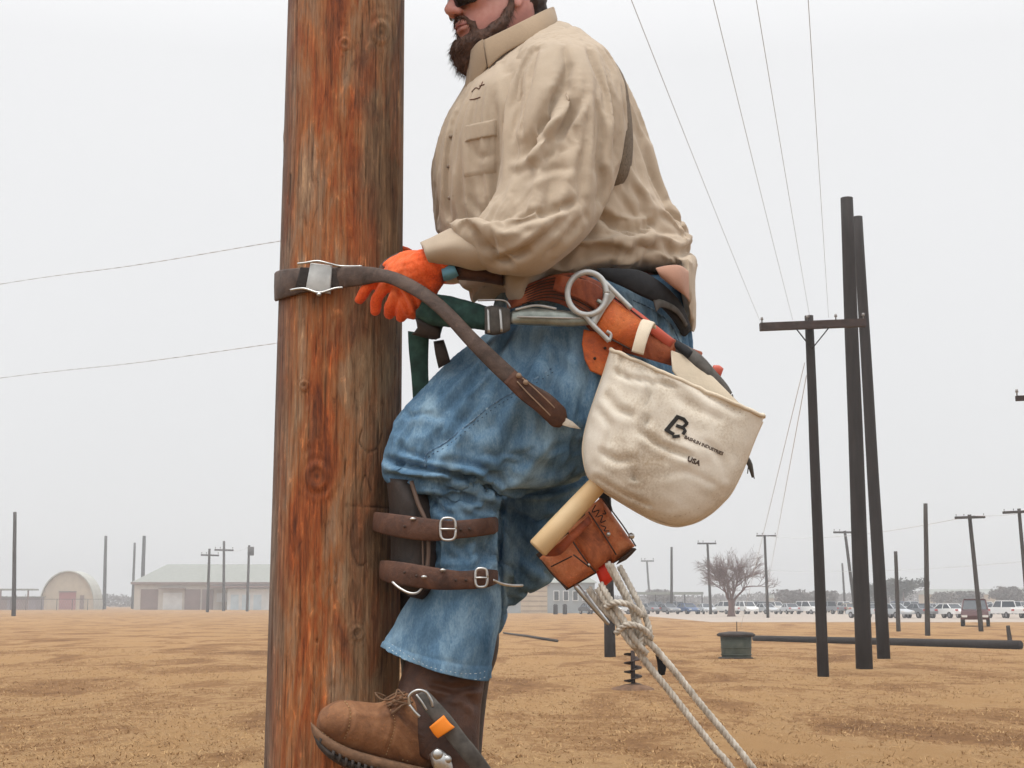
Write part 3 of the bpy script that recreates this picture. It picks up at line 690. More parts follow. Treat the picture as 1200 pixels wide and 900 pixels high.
# collar and stand
cb = ribbon([(648,8,.04, 652,22,.05), (640,11,-.04, 650,28,-.05), (612,25,-.095, 622,46,-.105), (588,37,-.108, 592,62,-.120), (567,47,-.105, 572,80,-.118)], .005, 5)
cb.build('collar', m_collar, shirt)
cb = ribbon([(566,46,-.10, 571,78,-.112), (560,50,-.09, 562,92,-.10), (553,58,-.065, 553,105,-.085), (552,62,-.03, 544,112,-.055)], .005, 5)
cb.build('collar', m_collar, shirt)
def surf_line(bv, pl, r_, off, mb, sub=4, n=6):
    P_ = [hit(bv, *q[:2], off) for q in cat_interp(pl, sub)]; P_ = [p for p in P_ if p is not None]
    if len(P_) > 1: mb.tube(P_, r_, n)
def patch(bv, quad, off, name, mat, parent, n=12, m=14, pts=None):
    "cloth patch laid on a surface: four photo corners, raised off the cloth below"
    q = [np.array(p, float) for p in quad]; vs = []; fs = []
    for i in range(n+1):
        for j in range(m+1):
            u, v = i/n, j/m; p = (q[0]*(1-u)+q[1]*u)*(1-v)+(q[3]*(1-u)+q[2]*u)*v; e_ = min(1, min(u, 1-u)*n*.9+.0, min(v, 1-v)*m*.9)
            vs.append(hit(bv, p[0], p[1], -.001+off*min(1, e_)) or M(p[0], p[1], -.2))
    for i in range(n):
        for j in range(m): a = i*(m+1)+j; fs.append((a, a+1, a+m+2, a+m+1))
    return mesh(name, vs, fs, mat, parent)
def dashes(bv, pl, r_, off, step, mb):
    rows = cat_interp(pl, 24); acc = 0; cur = []; on = True
    for a, b in zip(rows[:-1], rows[1:]):
        acc += math.hypot(*(b-a)[:2])
        if on: cur.append(a)
        if acc > step:
            if on and len(cur) > 1:
                P_ = [hit(bv, q[0], q[1], off) for q in (cur[0], cur[len(cur)//2], cur[-1])]
                if None not in P_: mb.tube(P_, r_, 5)
            acc = 0; on = not on; cur = [b] if on else []
mb = MB()
for pl in ([(583,124),(585,200)], [(535,152),(531,190),(531,232)], [(607,62),(598,84),(594,110)], [(507,300),(540,303),(590,311)]): dashes(bc_ if pl[0][0] == 507 else ba_ if pl[0][0] == 607 else bs, pl, .0006, .0002, 1.3, mb)
mb.build('stitching', simple('tan_thread', (.30, .22, .15), .9), shirt)['kind'] = 'stuff'
mb = MB(); surf_line(bc_, [(556,276),(546,282),(534,291)], .0018, .0002, mb); mb.build('cuff_slit', m_edge, cf)
mb = MB()
for pl in ([(553,108),(558,103),(562,104),(566,96)], [(562,101),(568,99)], [(551,117),(557,116),(563,114)]): surf_line(bs, pl, .0011, .0006, mb)
mb.build('embroidery', simple('brown_thread', (.13, .06, .04), .9), shirt)
mb = MB()
for q in ((527,160),(525,195),(526,232),(532,268)):
    h = hit(bs, q[0]+1, q[1], .001)
    if h: mb.ell(h, (.004, .002, .004), nu=10, nv=6)
mb.build('button', simple('tan_button', (.22, .16, .11), .4), shirt)
patch(bs, [(545,158),(581,150),(583,203),(541,210)], .0035, 'pocket', m_shirt, shirt)
patch(bs, [(545,147),(582,139),(583,160),(544,168)], .0065, 'pocket_flap', m_shirt, shirt)
# gusset cloth behind the sleeve, its shade painted as a darker brown
loft([(690,60, 706,56, -.06, .03), (704,74, 722,74, -.07, .04), (712,94, 733,94, -.09, .045), (716,120, 738,120, -.10, .05), (716,145, 741,145, -.12, .06), (712,170, 742,172, -.13, .065), (706,195, 739,200, -.14, .062), (700,212, 730,218, -.14, .05), (696,226, 716,228, -.13, .03)], 3, 22).build('shaded_gusset', m_shirt_shade, shirt)

# ---- jeans
jn = MB()
loft(P, 3, 36, mb=jn); loft(TH, 3, 34, mb=jn); loft(KN, 3, 34, mb=jn); loft(FL, 3, 30, mb=jn)
JF = [([(447,536),(480,545),(520,550),(556,560)], 3.4, .012), ([(452,541),(490,549),(530,556),(566,568),(590,580)], 3.2, .018), ([(447,556),(480,560),(520,562),(560,560),(588,556)], -3, .014), ([(470,528),(500,538),(545,543),(585,556)], 3.5, .011),
      ([(462,568),(500,570),(530,566)], 2.5, .006), ([(508,566),(540,580),(580,594)], 3.6, .014), ([(505,585),(520,600),(532,604)], -3.4, .010), ([(530,578),(560,596),(580,598)], 3, .010),
      ([(590,578),(612,577),(640,576),(668,566),(692,552)], 3.2, .018), ([(560,548),(582,560),(596,576)], 4, .008), ([(590,580),(587,620),(584,668)], 3, .014),
      ([(600,535),(650,548),(690,536)], 9, .006), ([(610,500),(660,524),(700,520)], 10, .005), ([(520,478),(560,500),(600,505)], 10, .004), ([(620,410),(660,430),(680,452)], 9, .005),
      ([(640,395),(668,410),(685,420)], 6, .004), ([(556,628),(566,650),(562,668)], 4, .005), ([(530,634),(545,648),(548,660)], 4, .005),
      ([(575,690),(570,720),(560,760)], 5, .006), ([(505,706),(498,735),(492,770)], 6, .005), ([(545,700),(552,740),(548,780)], 5, .004), ([(600,620),(620,650),(640,655)], 8, .006), ([(650,580),(655,610),(640,640)], 9, .005),
      ([(582,575),(583,640),(586,690),(580,730)], 3, .008)]
def jeans_pin(px, py, co):
    w_ = np.full(len(px), .14)
    w_ = np.maximum(w_, .9*np.exp(-((py-335)/25)**2)); w_ = np.maximum(w_, .8*np.exp(-((py-785)/18)**2))
    for y in (615, 675): w_ = np.maximum(w_, .7*np.exp(-((py-y)/14)**2)*(px < 590))
    return w_
jeans = remesh(jn, 'jeans', .0078, m_denim, man, 4, fold=JF, cloth=dict(grow=.06, pinf=jeans_pin, frames=14, bend=.8, grav=.6, amp=1.7, lp=70))
bj = bvh_of(jeans)
mb = MB()
outseam = [(646,432),(610,455),(580,472),(550,496),(520,520),(500,532),(498,548)]
surf_line(bj, outseam, .0022, -.0007, mb); surf_line(bj, [(506,572),(522,598)], .002, -.0006, mb)
mb.build('side_seam', m_denim_seam, jeans)
mb = MB(); dashes(bj, [(x+2, y+4) for x, y in outseam], .0007, .0003, 2.6, mb); pass
mb.build('dark_stitching', m_thread_dk, jeans)['kind'] = 'stuff'
LG = [(500,664, 580,664, -.13, .066), (494,680, 586,682, -.13, .070), (484,702, 587,706, -.13, .0745, -2), (470,727, 584,736, -.13, .080, -6), (459,745, 579,764, -.13, .0845, -9), (451,758, 575,795, -.13, .088, -11)]
mb = MB(); loft(LG, 14, 150, mb=mb, cap=False); hm_ = mb.build('trouser_leg', m_denim, man)
hs_ = hm_.modifiers.new('thickness', 'SOLIDIFY'); hs_.thickness = .0035; hs_.offset = 0
nr_ = 14*5+1; off_ = Vector(jeans.location)*0
for i_ in range(nr_):
    k_ = i_/(nr_-1)
    for j_ in range(150):
        v_ = hm_.data.vertices[i_*150+j_]; th_ = 2*math.pi*j_/150; ctr = Vector((M(520, 720, -.13).x, M(520, 720, -.13).y, v_.co.z)); dr = (v_.co-ctr); dr.z = 0; dr.normalize()
        fl_ = math.sin(3*th_+1.2+.8*k_)*.5+math.sin(7*th_+2*k_+.4)*.30+math.sin(11*th_+3)*.14; rn = 1-abs(noise.noise(Vector((th_*2.2, k_*2.4, 3))))*2.4; rn2 = noise.noise(Vector((math.cos(th_)*5, math.sin(th_)*5, k_*5)))
        v_.co += dr*(fl_*(.0015+.0065*k_)+.004*rn*(.3+k_)*math.sin(min(1, k_*1.15)*math.pi)**.5+.004*rn2*(.4+.6*k_))
        if i_ > nr_-9: v_.co += dr*(.0012*math.sin(th_*46+noise.noise(Vector((th_*5, 0, 0)))*4) + .0013)
bj2 = bvh_of(hm_)
hemc = [(456,752),(470,763),(492,776),(512,784),(540,789),(560,789),(571,785)]
bj2 = bvh_of(hm_)
mb = MB(); dashes(bj2, hemc, .0012, .0006, 2.4, mb); dashes(bj2, [(x, y+7) for x, y in hemc], .0012, .0006, 2.4, mb); mb.build('hem_stitching', m_thread, jeans)['kind'] = 'stuff'
mb = MB(); surf_line(bj2, [(530,694),(528,725),(523,755),(521,780)], .0022, -.0006, mb); mb.build('side_seam', m_denim_seam, hm_)
mb = MB(); dashes(bj2, [(534,696),(532,730),(527,776)], .0008, .0004, 2.0, mb); mb.build('dark_stitching', m_thread_dk, hm_)['kind'] = 'stuff'
mb = MB()
for pl in ([(748,345),(770,352),(792,368),(806,392)], [(742,352),(764,362),(786,380),(798,404)], [(770,335),(772,362)], [(752,368),(775,385),(790,402)]): surf_line(bj, pl, .0018, -.0004, mb)
mb.build('pocket_seam', m_denim_seam, jeans)
loft([(768,314, 774,325, -.205, .010), (782,311, 788,336, -.205, .015), (797,311, 801,346, -.19, .018), (807,318, 808,354, -.165, .012)], 4, 20).build('undershirt', cloth('salmon_undershirt', (.44, .245, .175)), man)
# black far boot pad beside the near shin
loft([(568,728, 583,724, .10, .05), (566,750, 585,748, .10, .055), (560,775, 582,772, .10, .055), (552,802, 573,800, .10, .05), (545,860, 566,860, .10, .05), (540,920, 562,920, .1, .05)], 3, 20).build('far_boot', m_pad, man)
fb = MB(); loft([(430,915,432,935,.14,.03),(450,900,450,950,.15,.045),(500,895,500,955,.15,.045),(545,890,550,955,.13,.042),(566,900,568,950,.12,.03)], 3, 18, mb=fb); fb.build('far_boot', m_boot2, man)

loft([(440,560, 500,565, .08, .07), (440,600, 505,604, .08, .075), (444,650, 505,652, .08, .075), (450,690, 500,696, .08, .07), (456,716, 500,722, .08, .06), (470,780, 520,785, .09, .06), (470,880, 520,885, .09, .06)], 3, 18).build('far_shin_guard', m_pad, man)
# ---- near boot
bt = MB(); loft([(476,772, 570,790, -.13, .054), (470,792, 567,806, -.135, .053), (464,813, 564,830, -.145, .051), (460,832, 562,862, -.155, .051), (466,850, 562,900, -.16, .051), (480,880, 564,925, -.16, .05)], 3, 28, mb=bt)
ft = MB(); loft([(371,846, 371,858, -.185, .012), (375,834, 374,864, -.185, .03), (384,826, 383,871, -.185, .042), (400,820, 400,879, -.185, .048), (424,822, 422,886, -.18, .05), (446,823, 444,892, -.175, .048),
              (466,812, 466,898, -.17, .047), (488,812, 488,904, -.162, .043), (504,826, 504,906, -.158, .036), (514,850, 514,905, -.155, .02)], 3, 28, mb=ft)
BF = [([(404,822),(412,830),(410,850),(404,866)], 2, .003), ([(455,826),(462,846),(458,866),(452,884)], 2, .003), ([(470,835),(478,850)], 3, .003), ([(410,826),(440,832),(460,826)], 4, .003),
      ([(497,800),(530,806),(560,812)], 5, .005), ([(520,815),(545,812),(568,826)], 4, .004)]
boot = remesh(ft, 'boot', .003, m_boot, man, 3, fold=BF)
shaft = remesh(bt, 'boot_shaft', .003, m_boot2, boot, 3, fold=[([(500,800),(530,806),(562,804)], 4, .006), ([(522,812),(545,814),(560,830)], 5, .006), ([(488,800),(500,815),(520,826)], 4, .004)])
so = MB()
loft([(364,846, 365,856, -.185, .02), (371,852, 370,868, -.185, .042), (386,864, 384,880, -.185, .054), (404,874, 402,890, -.185, .058), (424,881, 422,898, -.18, .058), (446,887, 444,904, -.175, .055), (470,893, 470,910, -.17, .05), (500,900, 500,918, -.165, .05), (535,905, 535,930, -.16, .05), (562,905, 562,930, -.16, .045)], 3, 24, sq=.5, mb=so)
so.build('sole', m_sole, boot)
so = MB(); loft([(366,856, 368,864, -.185, .03), (373,866, 373,876, -.185, .046), (386,878, 386,889, -.185, .053), (404,888, 403,899, -.185, .056), (424,896, 423,906, -.18, .056), (446,902, 445,912, -.175, .054), (470,908, 470,920, -.17, .05)], 3, 20, sq=.5, mb=so)
so.build('outsole', m_sole2, boot)
tr = MB()
for i in range(13):
    x = 374+i*7.5; y = float(np.interp(x, [366,373,386,404,424,446,470], [853,862,876,886,893,899,905]))-2
    loft([(x, y+3, x+4.2, y+5, -.186, .062 if x > 385 else .05), (x-1, y+13, x+3.5, y+15, -.186, .060 if x > 385 else .045)], 1, 10, sq=.4, mb=tr)
tr.build('tread', m_sole2, boot)['kind'] = 'stuff'
bb = bvh_of(boot, shaft)
mb = MB()
for a, b in (((452,822),(474,814)), ((456,829),(478,820)), ((461,836),(482,824)), ((455,826),(476,826)), ((448,817),(462,824))):
    A = hit(bb, *a, .004); B = hit(bb, *b, .004)
    if A and B: mb.tube([A, A.lerp(B, .5)+Vector((0, -.006, .004)), B], .0024, 6, rnd=True)
for q in ((462,822),(470,818),(478,815)): mb.ell(M(*q, -.225), (.004, .003, .004), nu=8, nv=6)
wire([(452,816,-.2),(440,812,-.21),(448,820,-.225),(462,818,-.22),(466,808,-.2),(474,816,-.22)], .0016, mb)
mb.build('lace', m_laces, boot)
mb = MB()
for pl in ([(404,822),(410,832),(409,850),(403,868)], [(456,828),(463,846),(459,866),(452,886)], [(378,858),(400,872),(440,884),(480,892)]): dashes(bb, pl, .0009, .0004, 1.6, mb)
mb.build('boot_stitching', simple('straw_thread', (.42, .28, .13), .9), boot)['kind'] = 'stuff'

# ---- gloves
def hand(fw, palm, name, thumb):
    g = MB()
    for pl, rd in palm: g.tube([M(*q) for q in pl], rd, 14, rnd=True)
    for pl, r0 in fw:
        rows = cat_interp(pl, 3); k = len(rows); g.tube([M(*q) for q in rows], [r0*(1-.22*i/(k-1)) for i in range(k)], 12, rnd=True)
    g.tube([M(*q) for q in thumb], [.014, .013, .011], 12, rnd=True)
    return g
g = hand([([(462,318,-.170),(442,328,-.165),(430,338,-.160),(421,351,-.150)], .0130),
          ([(468,324,-.178),(452,336,-.172),(442,350,-.165),(440,364,-.154)], .0138),
          ([(478,330,-.184),(466,344,-.180),(458,357,-.172),(456,368,-.158)], .0140),
          ([(486,332,-.188),(478,348,-.186),(472,361,-.178),(470,372,-.163)], .0138)],
         [([(516,310,-.215),(492,318,-.20),(470,322,-.18)], [.030, .038, .030]), ([(506,324,-.20),(490,340,-.19),(482,356,-.175)], [.028, .034, .026]), ([(498,336,-.19),(492,350,-.18),(484,364,-.17)], [.022, .024, .018]),
          ([(498,305,-.20),(474,310,-.175),(462,312,-.168)], [.022, .026, .018])],
         'glove', [(496,304,-.165), (470,304,-.14), (452,312,-.135)])
glove = remesh(g, 'glove', .0026, m_glove, man, 2, noise_amp=.0016, noise_sc=55, fold=[([(474,334),(484,350),(490,366)], 2, .005), ([(484,332),(494,346),(500,358)], 2, .005), ([(466,338),(474,354),(480,368)], 2, .004), ([(492,330),(502,342),(506,350)], 2, .004), ([(508,300),(518,318),(522,335)], 3, .004), ([(490,300),(500,318),(505,335)], 3, .003)])
g2 = MB()
for (x, y, d) in [(q[0], q[1], -q[2]) for q in ((462,318,-.17), (440,330,-.163), (428,340,-.158), (420,352,-.150))][:0]: pass
for k in range(4):
    yy = 306+k*13; rows = cat_interp([(470,yy,.165), (445,yy+2,.158), (418,yy+4,.150), (398,yy+4,.145)], 3)
    g2.tube([M(*q) for q in rows], [.0135*(1-.02*i) for i in range(len(rows))], 12, rnd=True)
g2.tube([M(515,318,.18), M(490,322,.175), M(470,324,.165)], [.03, .036, .032], 14, rnd=True); g2.tube([M(490,305,.15), M(476,296,.14), M(462,292,.135)], .013, 12, rnd=True)
glove2 = remesh(g2, 'glove', .004, m_glove, man, 3)
mb = MB(); loft([(516,310, 520,330, -.205, .034), (522,308, 528,328, -.21, .036), (530,306, 538,324, -.215, .036)], 2, 20, mb=mb); mb.build('glove_lining', m_blue, glove)
mb = MB(); loft([(530,306, 536,328, -.205, .03), (556,310, 560,330, -.2, .035), (590,315, 590,335, -.18, .03)], 2, 18, mb=mb); mb.build('inner_cuff', m_strap2, man)

# ------------------------------------------------------------------ positioning strap round the pole
st = empty('positioning_strap', M(400, 330, -.12), 'dark leather pole strap with metal buckle looped round the climbed pole', 'safety strap')
def pring(th, z_py0, z_py1, r_=.1315):
    x = PX0+math.cos(th)*r_; y = PT+math.sin(th)*r_; px_, py_ = proj(np.array([[x, y, 2.1]])); return (px_[0], z_py0, y-2.9, px_[0], z_py1, y-2.9)
rows = [pring(math.radians(a), t0, b0) for a, t0, b0 in ((10, 296, 322), (40, 297, 324), (90, 302, 332), (140, 312, 345), (180, 319, 353), (215, 316, 350), (240, 314, 344), (262, 313, 339))]
rows += [(400,313,-.150, 404,337,-.150), (424,312,-.172, 426,334,-.172), (448,315,-.200, 450,331,-.208), (474,323,-.222, 474,341,-.228), (504,340,-.245, 496,354,-.248), (530,362,-.262, 519,374,-.262),
         (558,391,-.272, 546,404,-.272), (590,421,-.275, 577,436,-.275), (620,447,-.272, 606,463,-.272), (645,462,-.262, 628,482,-.262), (661,478,-.254, 642,495,-.254), (665,490,-.250, 650,500,-.250)]
ribbon(rows, .006, 5).build('strap', m_strap, st)
ribbon([(603,434,-.285, 590,448,-.285), (625,452,-.283, 610,468,-.283), (650,468,-.273, 634,486,-.273), (663,480,-.262, 646,499,-.262), (662,494,-.252, 655,501,-.252)], .005, 4).build('strap_end_loop', m_strap2, st)
mb = MB()
for e_ in ((608,440,-.292),(616,448,-.292)): mb.ell(M(*e_), (.005, .004, .005), nu=10, nv=6)
wire([(612,443,-.291),(624,453,-.289),(640,468,-.284),(650,478,-.278)], .0012, mb); wire([(606,447,-.291),(618,460,-.289),(634,476,-.284),(645,487,-.278)], .0012, mb)
mb.build('rivet', simple('tan_rivet', (.3, .2, .13), .6), st)
mb = poly_plate([(662,489,-.256),(671,494,-.25),(681,503,-.245),(669,501,-.25),(659,498,-.256)], .002); mb.build('strap_tip', m_canvas, st)
bk = MB()
poly_plate([(364,308,-.146),(389,311,-.150),(387,344,-.150),(358,339,-.146)], .006, bk)
bk.build('buckle', m_steel2, st)
bk = MB(); wire([(349,309,-.142),(358,308,-.148),(372,306,-.152),(386,309,-.154),(400,312,-.150),(424,312,-.165)], .0022, bk); wire([(340,340,-.136),(356,338,-.144),(374,343,-.152),(392,338,-.152),(402,337,-.15)], .0022, bk)
bk.ell(M(374, 345, -.153), (.005, .004, .004)); bk.build('buckle_bar', m_steel, st)
bk = MB(); poly_plate([(352,313,-.1405),(400,316,-.148),(398,338,-.148),(346,337,-.140)], .004, bk); bk.build('buckle_pad', m_pad, st)
# far part of the strap curving over behind the glove
ribbon([(488,294,-.125, 486,302,-.128), (468,296,-.135, 468,305,-.137), (452,304,-.14, 453,313,-.142), (444,313,-.142, 446,322,-.145)], .004, 4).build('strap_tail', m_strap, st)
# green adjuster and snap hook
ad = empty('rope_adjuster', M(560, 370, -.24), 'dark green webbing adjuster with steel snap hook between glove and belt ring', 'snap hook')
a_ = MB(); loft([(498,345, 486,372, -.205, .018), (518,345, 508,382, -.215, .022), (540,350, 530,384, -.225, .024), (562,356, 556,386, -.23, .022), (580,362, 576,388, -.235, .018)], 3, 18, sq=.8, mb=a_)
loft([(486,362, 524,372, -.20, .012), (488,378, 518,388, -.195, .014), (492,394, 512,398, -.19, .010)], 3, 16, sq=.8, mb=a_)
remesh(a_, 'webbing_block', .003, m_green, ad, 3, noise_amp=.002, noise_sc=40)
ribbon([(478,388,-.16, 503,392,-.16), (479,410,-.158, 502,412,-.158), (482,440,-.152, 502,440,-.152), (484,470,-.14, 504,470,-.14)], .006, 3).build('hanging_webbing', m_green, ad)
mb = MB(); loft([(486,372, 516,384, -.205, .010), (489,384, 516,396, -.2, .012), (482,392, 506,398, -.19, .009)], 2, 14, sq=.6, mb=mb)
loft([(508,400, 520,398, -.18, .008), (510,415, 524,410, -.18, .009), (514,432, 528,424, -.175, .007)], 2, 12, sq=.6, mb=mb); mb.build('clasp', m_pad, ad)
mb = MB(); loft([(568,360, 568,391, -.245, .012), (576,358, 578,393, -.25, .016), (590,360, 592,390, -.25, .016), (598,362, 598,386, -.248, .012)], 2, 16, sq=.5, mb=mb); mb.build('swivel_block', m_greyweb, ad)
mb = MB(); wire([(572,362,-.262),(573,390,-.262)], .0025, mb); wire([(586,362,-.266),(588,389,-.266)], .0025, mb); wire([(560,352,-.25),(590,352,-.25),(598,360,-.25)], .002, mb); mb.build('swivel_pin', m_steel, ad)
mb = MB(); loft([(598,366, 598,380, -.25, .008), (612,361, 614,381, -.255, .012), (636,361, 638,382, -.258, .012), (664,364, 664,383, -.26, .010), (690,366, 690,381, -.262, .008), (706,368, 704,378, -.262, .006)], 3, 16, sq=.8, mb=mb)
wire([(690,372,-.264),(704,366,-.266),(708,358,-.266),(700,352,-.262)], .004, mb); mb.build('snap_hook', m_hook, ad)
mb = MB(); wire([(606,371,-.272),(640,372,-.274),(684,373,-.270)], .002, mb); wire([(604,363,-.262),(628,358,-.264),(652,362,-.266)], .0025, mb); mb.build('hook_latch', m_steel2, ad)

# ------------------------------------------------------------------ tool belt
tb = empty('tool_belt', M(720, 370, -.22), 'russet leather lineman body belt with aluminium D ring at the hip', 'belt')
ribbon([(598,350,-.17, 596,362,-.17), (610,338,-.205, 604,360,-.205), (640,325,-.225, 634,352,-.225), (672,320,-.236, 668,362,-.236), (705,332,-.240, 692,388,-.240), (738,358,-.240, 716,408,-.240), (770,382,-.232, 750,418,-.232), (797,402,-.215, 784,428,-.215), (822,412,-.16, 812,436,-.16)], .008, 5).build('belt_band', m_belt, tb)
mb = MB()
for k in range(7):
    o_ = k*.14; rr = [(612+0*k, 340+o_*20, -.215), (640, 328+o_*24, -.236), (672, 324+o_*38, -.247), (706, 338+o_*46, -.251), (736, 362+o_*44, -.250)]
    wire(rr, .0011, mb, 5)
mb.build('belt_tooling', m_edge, tb)
ribbon([(652,322,-.247, 648,340,-.247), (690,329,-.252, 682,352,-.252), (712,343,-.255, 702,366,-.255)], .006, 3).build('belt_keeper', m_belt, tb)
ribbon([(716,350,-.262, 696,384,-.262), (732,361,-.264, 713,395,-.264), (752,376,-.262, 736,408,-.262), (760,382,-.256, 745,410,-.256)], .012, 3).build('ring_patch', m_belt2, tb)
mb = MB(); wire([(718,348,-.268),(735,360,-.270),(754,375,-.268)], .0016, mb); wire([(698,386,-.268),(714,396,-.270),(738,409,-.268)], .0016, mb); mb.build('patch_binding', m_edge, tb)
ribbon([(716,345,-.246, 710,352,-.246), (744,362,-.246, 738,370,-.246), (772,384,-.240, 764,392,-.240), (790,398,-.225, 784,408,-.225)], .006, 3).build('red_piping', m_redor, tb)
mb = poly_plate([(684,386,-.246),(704,390,-.25),(730,402,-.25),(728,424,-.25),(720,436,-.25),(706,440,-.25),(692,434,-.25),(685,420,-.248),(682,402,-.246)], .008); mb.build('leather_tab', m_belt2, tb)
mb = MB()
for q in ((697,420,-.256),(709,408,-.257)): mb.ell(M(*q), (.003, .003, .003), nu=8, nv=6)
mb.build('tab_rivet', m_edge, tb)
# black padded belt riding over the jeans
ribbon([(700,314,-.222, 706,326,-.222), (728,315,-.226, 730,336,-.226), (752,318,-.215, 750,346,-.217), (778,334,-.196, 770,356,-.198), (798,356,-.155, 788,374,-.158), (808,382,-.10, 800,394,-.10)], .012, 4).build('black_pad', m_blackweb, tb)
ribbon([(765,350,-.208, 769,366,-.208), (778,352,-.200, 776,360,-.200), (795,362,-.175, 793,368,-.175), (806,380,-.12, 803,384,-.12)], .003, 3).build('label_patch', m_greyweb, tb)
# D ring
mb = MB(); ring = [(688+23*math.cos(a), 344+25*math.sin(a), -.276) for a in np.linspace(0, 2*math.pi, 13)[:-1]]
wire(ring, .0056, mb, 10, 4, closed=True)
wire([(698,321,-.276),(712,334,-.274),(726,348,-.272),(740,362,-.270)], .0048, mb); wire([(684,368,-.276),(694,380,-.274),(704,390,-.272),(714,400,-.270)], .0048, mb)
poly_plate([(706,332,-.276),(722,346,-.274),(710,362,-.274),(698,382,-.274),(692,374,-.276),(706,360,-.276),(710,346,-.276)], .005, mb)
wire([(711,388,-.272),(716,392,-.27),(714,400,-.27)], .003, mb)
mb.build('d_ring', m_steel2, tb)
# grey webbing loop with tool at the back of the belt
mb = MB(); loft([(784,398, 778,408, -.20, .012), (800,402, 794,420, -.21, .016), (822,416, 812,434, -.215, .018), (840,436, 830,450, -.215, .016), (852,450, 844,462, -.21, .014), (858,460, 854,466, -.21, .008)], 3, 18, mb=mb); mb.build('webbing_loop', m_greyweb, tb)
mb = MB(); loft([(790,396, 786,404, -.215, .008), (806,406, 800,416, -.225, .010), (812,412, 806,422, -.225, .006)], 2, 14, mb=mb); mb.build('loop_lining', m_blackweb, tb)
mb = MB(); loft([(836,428, 832,436, -.20, .008), (843,428, 838,440, -.20, .010), (848,432, 844,443, -.20, .007)], 2, 14, sq=.6, mb=mb); mb.build('orange_tip', m_redor, tb)
mb = MB(); loft([(868,528, 873,527, -.2, .004), (871,538, 878,536, -.2, .006), (876,546, 882,544, -.2, .006), (881,560, 884,559, -.2, .003)], 2, 10, mb=mb)
wire([(858,462,-.2),(866,500,-.2),(870,530,-.2)], .0014, mb); wire([(880,545,-.2),(884,561,-.2)], .001, mb); wire([(877,546,-.2),(876,555,-.2)], .001, mb); mb.build('hanging_cord', m_greyweb, tb)

# ------------------------------------------------------------------ canvas bag
bag = empty('canvas_bag', M(780, 615, -.26), 'cream canvas tool bag printed with a black B hanging from the belt', 'bag')
def bag_mesh():
    rings = [(716,410, 895,488, -.262, .050), (714,416, 892,495, -.262, .052), (709,436, 884,514, -.262, .056), (700,462, 877,532, -.262, .060), (691,488, 870,550, -.262, .062), (685,515, 861,568, -.262, .062),
             (685,541, 855,577, -.262, .058), (691,560, 846,588, -.262, .052), (706,573, 833,600, -.262, .044), (728,587, 818,609, -.262, .034), (750,600, 804,614, -.262, .02), (768,608,790,615,-.262,.008)]
    rows = cat_interp(rings, 6); n = 90; vs = []; fs = []
    for j, r in enumerate(rows):
        xa, ya, xb, yb, dc, hd = r; cx, cy = (xa+xb)/2, (ya+yb)/2
        for k in range(n):
            th = 2*math.pi*k/n; c, s_ = math.cos(th), math.sin(th); c2 = math.copysign(abs(c)**.8, c); s2 = math.copysign(abs(s_)**.75, s_)
            vs.append(M(cx+(xa-xb)/2*c2, cy+(ya-yb)/2*c2, dc-hd*s2))
    m = len(rows)
    for j in range(m-1):
        for k in range(n): fs.append((j*n+k, (j+1)*n+k, (j+1)*n+(k+1) % n, j*n+(k+1) % n))
    fs.append(tuple((m-1)*n+k for k in range(n))[::-1])
    co = np.array([tuple(v) for v in vs]); px, py = proj(co)
    D = np.zeros(len(co))
    for pl, wd, dep in [([(722,436),(738,444),(760,447),(790,452)], 5, .005), ([(766,452),(758,480),(756,505),(742,562)], 4, .009), ([(712,465),(722,478),(740,486)], 7, .006), ([(754,508),(774,522),(806,534)], 6, .008),
                        ([(708,530),(722,540),(738,538)], 7, .006), ([(700,480),(716,500),(712,520)], 6, .005), ([(770,560),(800,552),(834,566)], 7, .002), ([(810,450),(840,470),(866,482)], 7, .004),
                        ([(700,560),(730,578),(760,592)], 5, .004), ([(830,520),(846,540),(850,560)], 6, .003), ([(728,420),(726,440)], 4, .004), ([(770,440),(800,470),(840,490)], 9, .003)]:
        rr_ = cat_interp(pl, 4); best = np.full(len(co), 1e9)
        for a, b in zip(rr_[:-1], rr_[1:]):
            ab = b-a; l2 = (ab**2).sum()+1e-9; t = np.clip(((px-a[0])*ab[0]+(py-a[1])*ab[1])/l2, 0, 1); best = np.minimum(best, np.hypot(px-a[0]-t*ab[0], py-a[1]-t*ab[1]))
        wd = wd*.6; D += dep*1.1*(-np.exp(-(best/wd)**2)+.4*np.exp(-((best-2.2*wd)/(1.3*wd))**2))
    nearside = co[:, 1] < 2.9-.262+.01
    co[:, 1] -= np.where(nearside, D, 0)
    for i in range(len(co)):
        v = Vector(co[i]); nz = noise.noise(v*18)*.004+noise.noise(v*45)*.0015; co[i, 1] -= nz
        if i < n*3: co[i, 2] += .0025*noise.noise(v*60)
    return mesh('bag_body', [Vector(c) for c in co], fs, m_canvas, bag), n, rows
bb_, n_, rows_ = bag_mesh()
sm = bb_.modifiers.new('thickness', 'SOLIDIFY'); sm.thickness = .0022; sm.offset = 0
bv = bvh_of(bb_)
mb = MB()
off_ = Vector(bb_.location)+Vector(bag.location)
rim = [bb_.data.vertices[k].co + off_ for k in range(n_)]
mb.tube(rim+[rim[0], rim[1]], .0042, 8, cap=False); mb.build('bag_rim', m_canvas_seam, bag)
mb = MB(); botl = [(686,543),(700,562),(722,578),(748,596),(772,607),(796,609),(822,598),(842,580)]
